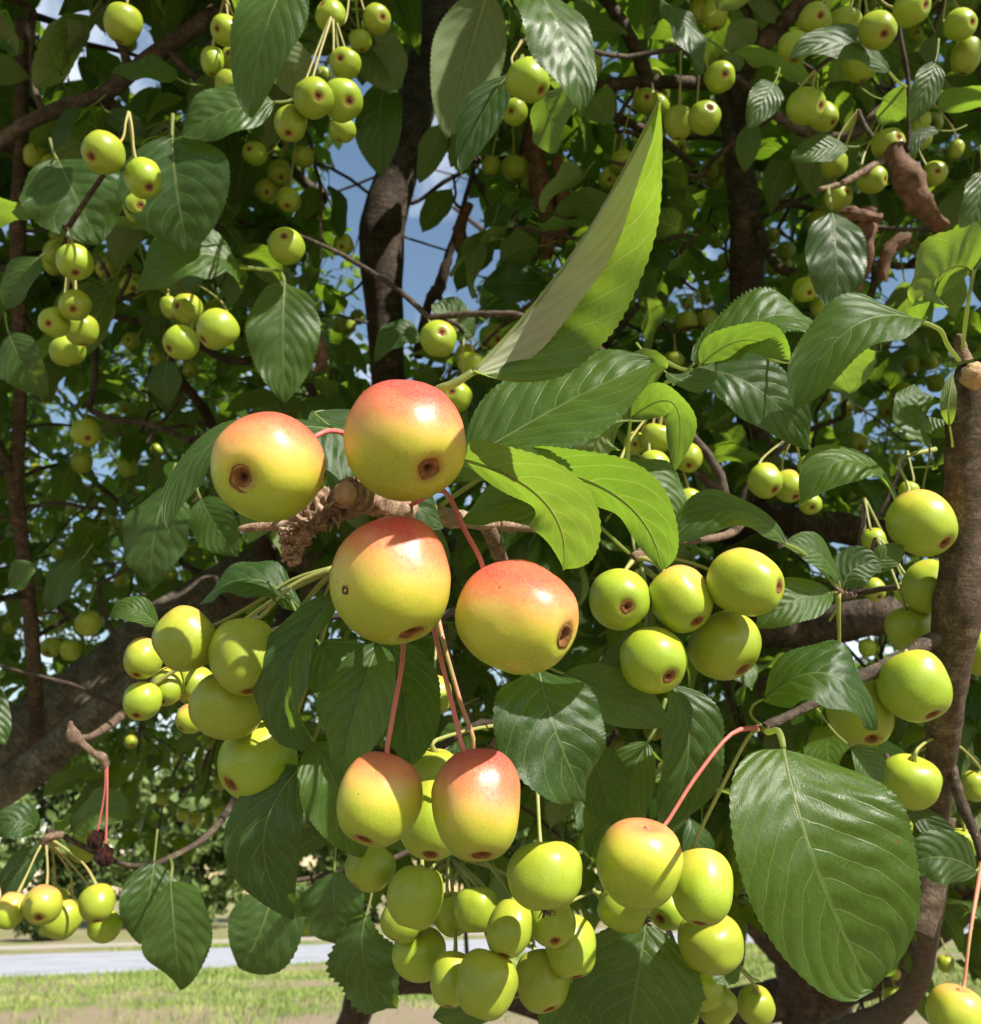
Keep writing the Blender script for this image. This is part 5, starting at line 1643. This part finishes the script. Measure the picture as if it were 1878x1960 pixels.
hero_pts = [p for p, r in PLACED if (p - CAM).dot(AF) < .50]
hero_pts += [P(x, y, d) for (x, y, d) in [(1100, 450, .27), (1200, 300, .27), (1550, 1600, .285), (1600, 1750, .285), (1500, 1500, .29), (1000, 960, .29), (1150, 960, .31), (1050, 800, .33), (1640, 660, .35), (1560, 1330, .36),
                                            (1400, 1000, .36), (1620, 920, .42), (1450, 640, .42), (1240, 750, .37), (1760, 780, .43), (400, 880, .3), (1800, 500, .4), (1080, 1420, .32), (1850, 900, .42), (1850, 720, .42), (1330, 1380, .34)]]
HP = np.array([tuple(p) for p in hero_pts])
SN = np.array(tuple(SUN))


def shades_hero(p, tol):
    q = p - HP
    t = q @ SN
    d = np.linalg.norm(q - t[:, None] * SN, axis=1)
    return bool(np.any((t > 0.02) & (d < tol)))


APX = np.array([tuple(p) for p, r in PLACED])


def make_spurs():
    pts = []
    rg = random.Random(5)
    # inside the picture
    tries = 0
    while len(pts) < 3000 and tries < 90000:
        tries += 1
        x = rg.uniform(-350, 2230)
        y = rg.uniform(-380, 1720)
        d = 0.80 + 4.2 * rg.random() ** (1.25 if x > 560 or y < 640 else .8)
        lim = 1640
        if x < 700:
            lim = 1500 + 180 * rg.random() ** 2 - 60
        elif x > 1300:
            lim = 1800 if d < 2.4 else 1620
        if y > lim:
            continue
        if in_gap(x, y, 1.0 + .10 / d) and rg.random() < .97:
            continue
        if before_wood(x, y, d, 30 / d):
            continue
        p = P(x, y, d)
        if p.z < 1.0 + .25 * max(0, d - 1):
            continue
        # crown outline
        if (p.x - .6) ** 2 / 10.5 + (p.y - 1.9) ** 2 / 9.5 + (p.z - 2.6) ** 2 / 7.0 > 1:
            continue
        if np.min(np.linalg.norm(APX - np.array(tuple(p)), axis=1)) < .045:
            continue
        if d < 1.1 and shades_hero(np.array(tuple(p)), .06):
            continue
        pts.append((p, 1))
    k = 0
    while k < 420:
        x, y, d = rg.uniform(-150, 560), rg.uniform(640, 1430), rg.uniform(2.4, 5.0)
        k += 1
        if before_wood(x, y, d, 4) or (x > 420 and rg.random() < .5):
            continue
        pts.append((P(x, y, d), 1))
    # above and around, outside the picture
    n_in = len(pts)
    tries = 0
    clumps = [Vector((rg.uniform(-2.6, 3.8), rg.uniform(-1.9, 4.8), rg.uniform(1.4, 5.0))) for _ in range(420)]
    while len(pts) < n_in + 2500 and tries < 160000:
        tries += 1
        cl = rg.choice(clumps)
        p = cl + Vector((rg.gauss(0, .15), rg.gauss(0, .15), rg.gauss(0, .11)))
        e = (p.x - .7) ** 2 / 10.5 + (p.y - 1.5) ** 2 / 11.5 + (p.z - 2.7) ** 2 / 6.2
        if e > 1 or e < .12:
            continue
        if p.y < .75 and p.z < 2.15 + .15 * abs(p.x):
            continue
        if (p - CAM).length < .9:
            continue
        pr = project(p)
        if pr and -120 < pr[0] < 2000 and -120 < pr[1] < 2100:
            continue
        if shades_hero(np.array(tuple(p)), .13):
            continue
        pts.append((p, 0))
    for e in EXTRA_SPURS:
        pts.append((e, 2))
    return pts


SPURS = make_spurs()


# --- twigs: join every leaf rosette to the nearest wood, thicker where more hang on
def build_twigs():
    sk = np.array([tuple(p) for p, r in SKEL])
    sp = np.array([tuple(p) for p, k in SPURS])
    d0 = np.array([np.min(np.linalg.norm(sk - q, axis=1)) for q in sp])
    order = np.argsort(d0)
    nodes = np.concatenate([sk, sp[order]])
    ns = len(sk)
    par = np.full(len(nodes), -1)
    pl = np.zeros(len(nodes))
    for i in range(len(order)):
        q = nodes[ns + i]
        cand = nodes[:ns + i]
        dd = np.linalg.norm(cand - q, axis=1) + 0.22 * pl[:ns + i]
        j = int(np.argmin(dd))
        par[ns + i] = j
        pl[ns + i] = pl[j] + np.linalg.norm(nodes[j] - q)
    cnt = np.ones(len(nodes))
    for i in range(len(nodes) - 1, ns - 1, -1):
        if par[i] >= ns:
            cnt[par[i]] += cnt[i]
    rad = np.minimum(.0010 * np.sqrt(cnt) + .0006, .008)
    Vs, Fs, Us = [], [], []
    off = 0
    rg = random.Random(3)
    for i in range(ns, len(nodes)):
        a = Vector(nodes[par[i]])
        b_ = Vector(nodes[i])
        L = (b_ - a).length
        r1 = rad[i]
        r0 = max(r1, min(rad[par[i]] if par[i] >= ns else r1 * 1.3, r1 * 1.5))
        j = Vector((rg.uniform(-1, 1), rg.uniform(-1, 1), rg.uniform(-.3, 1.2))) * L * .12
        k = Vector((rg.uniform(-1, 1), rg.uniform(-1, 1), rg.uniform(-1, 1))) * L * .06
        path = catmull([(a, r0), (a * .65 + b_ * .35 + j, (r0 * 2 + r1) / 3), (a * .3 + b_ * .7 + j * .6 + k, (r0 + 2 * r1) / 3), (b_, r1)], 2)
        V, F, U = tube(path, 5, 0, 0, cap=False)
        Vs.extend(V)
        Us.extend(U)
        Fs.extend([tuple(x + off for x in f) for f in F])
        off = len(Vs)
    V = np.array([tuple(v) for v in Vs]) - np.array(tuple(TREE_BASE))
    o = big_mesh('twigs', V, np.array(Fs), M_BARK, TREE, uvs=np.array(Us))
    o['kind'] = 'stuff'


build_twigs()


# --- leaves
def proto_leaf(seed, nu, nv):
    rg = random.Random(seed)
    base = Vector((0, 0, 0))
    tip = Vector((0, 1, rg.uniform(-.25, .02)))
    mid = Vector((rg.uniform(-.04, .04), .5, rg.uniform(.04, .14)))
    w = rg.uniform(.20, .30)
    V, F, UV, rib = leaf_geo(base, mid, tip, w, w, Vector((0, 0, 1)), rg.uniform(4, 26), rg.uniform(.05, .3), rg.uniform(.06, .2), .035 if nu > 8 else 0, nu, nv, seed)
    # petiole as two crossed narrow faces
    n = len(V)
    pw = .011
    e = Vector((0, -.36, .07))
    V += [Vector((-pw, 0, 0)), Vector((pw, 0, 0)), e + Vector((pw, 0, 0)), e + Vector((-pw, 0, 0)), Vector((0, 0, -pw)), Vector((0, 0, pw)), e + Vector((0, 0, pw)), e + Vector((0, 0, -pw))]
    UV += [(0, 0)] * 8
    F += [(n, n + 1, n + 2, n + 3), (n + 4, n + 5, n + 6, n + 7)]
    return np.array([tuple(v) for v in V]), np.array(F), np.array(UV)


FINE = [proto_leaf(100 + s, 22, 3) for s in range(8)]
MEDI = [proto_leaf(100 + s, 7, 2) for s in range(8)]
COAR = [proto_leaf(100 + s, 4, 1) for s in range(6)]
FINE_ME = []
for (V, F, UV) in FINE:
    me = bpy.data.meshes.new('leaf')
    me.from_pydata([tuple(v) for v in V], [], [tuple(f) for f in F])
    uvl = me.uv_layers.new(name='UVMap')
    uvl.data.foreach_set('uv', UV[F.ravel()].astype(np.float32).ravel())
    me.polygons.foreach_set('use_smooth', [True] * len(me.polygons))
    me.materials.append(M_LEAF)
    FINE_ME.append(me)


APP = [project(p) + (r,) for p, r in PLACED]


def hides_apple(pr):
    for (x, y, d, r) in APP:
        if pr[2] < d + .01 and abs(pr[0] - x) < r / d * FPX * 1.15 + 26 / pr[2] * .8 and abs(pr[1] - y) < r / d * FPX * 1.15 + 26 / pr[2] * .8:
            return True
    return False


def build_leaves():
    rg = random.Random(77)
    recs = []          # (base, 3x3, length, seen px size, inframe)
    for (p, inside) in SPURS:
        n = (rg.randint(6, 11) if inside == 1 else rg.randint(2, 4)) if inside else rg.randint(6, 9)
        a0 = rg.uniform(0, 6.28)
        for k in range(n):
            a = a0 + k * 2.4 + rg.uniform(-.4, .4)
            droop = rg.gauss(-.55, .45)
            dirn = Vector((math.cos(a) * math.cos(droop), math.sin(a) * math.cos(droop), math.sin(droop))).normalized()
            L = rg.uniform(.042, .078) if inside else rg.uniform(.075, .115)
            upv = Vector((rg.gauss(0, .35), rg.gauss(-.15, .35), 1))
            s = dirn.cross(upv).normalized()
            nn = s.cross(dirn)
            rot = Matrix((s, dirn, nn)).transposed()
            base = p + dirn * (L * .38) + Vector((rg.uniform(-.012, .012), rg.uniform(-.012, .012), rg.uniform(-.02, .02)))
            c = base + dirn * (L * .5)
            pr = project(c)
            px = 0
            if pr and -40 < pr[0] < 1918 and -40 < pr[1] < 2000 and inside:
                if in_gap(pr[0], pr[1], .97) and rg.random() < .90:
                    continue
                px = L / pr[2] * FPX
                if pr[2] < .60 and inside == 1:
                    continue
                if before_wood(pr[0], pr[1], pr[2], 10):
                    continue
                if np.min(np.linalg.norm(APX - np.array(tuple(c - (c - CAM) * .03)), axis=1)) < .030 or hides_apple(pr):
                    continue
            if pr is None or pr[2] < 1.3:
                if (c - CAM).length < .75:
                    continue
                tol = .045 if inside else .075
                if shades_hero(np.array(tuple(c)), tol):
                    continue
            recs.append((base, rot, L, px, inside))
    # the largest seen become leaves of their own
    order = sorted(range(len(recs)), key=lambda i: -recs[i][3])
    nsingle = 300 - LEAVES_NAMED[0]
    single = set(order[:nsingle])
    for i in order[:nsingle]:
        base, rot, L, px, ins = recs[i]
        o = bpy.data.objects.new('leaf', FINE_ME[i % len(FINE_ME)])
        COL.objects.link(o)
        o.parent = TREE
        o.matrix_local = Matrix.Translation(base - TREE_BASE) @ rot.to_4x4() @ Matrix.Diagonal((L, L, L, 1))
    Vs, Fs, Us, Ts = [], [], [], []
    off = 0
    for protos, sel in ((MEDI, lambda r: r[4]), (COAR, lambda r: not r[4])):
        for v in range(len(protos)):
            idx = [i for i in range(len(recs)) if i not in single and sel(recs[i]) and i % len(protos) == v]
            if not idx:
                continue
            V, F, UV = protos[v]
            Rm = np.array([[list(r) for r in recs[i][1]] for i in idx])
            Lm = np.array([recs[i][2] for i in idx])
            Bm = np.array([tuple(recs[i][0] - TREE_BASE) for i in idx])
            W = np.einsum('nij,kj->nki', Rm, V) * Lm[:, None, None] + Bm[:, None, :]
            n = len(idx)
            Vs.append(W.reshape(-1, 3))
            Fs.append((F[None] + (np.arange(n) * len(V))[:, None, None]).reshape(-1, 4) + off)
            Us.append(np.tile(UV, (n, 1)))
            Ts.append(np.repeat(RNG.random(n), len(V)))
            off += n * len(V)
    o = big_mesh('foliage', np.concatenate(Vs), np.concatenate(Fs), M_FOL, TREE, uvs=np.concatenate(Us), tint=np.concatenate(Ts))
    o['kind'] = 'stuff'
    print('LEAVES', len(recs), 'named', LEAVES_NAMED[0], 'spurs', len(SPURS), 'apples', APPLE_COUNT[0], 'tris', sum(len(f) for f in Fs) * 2)


build_leaves()
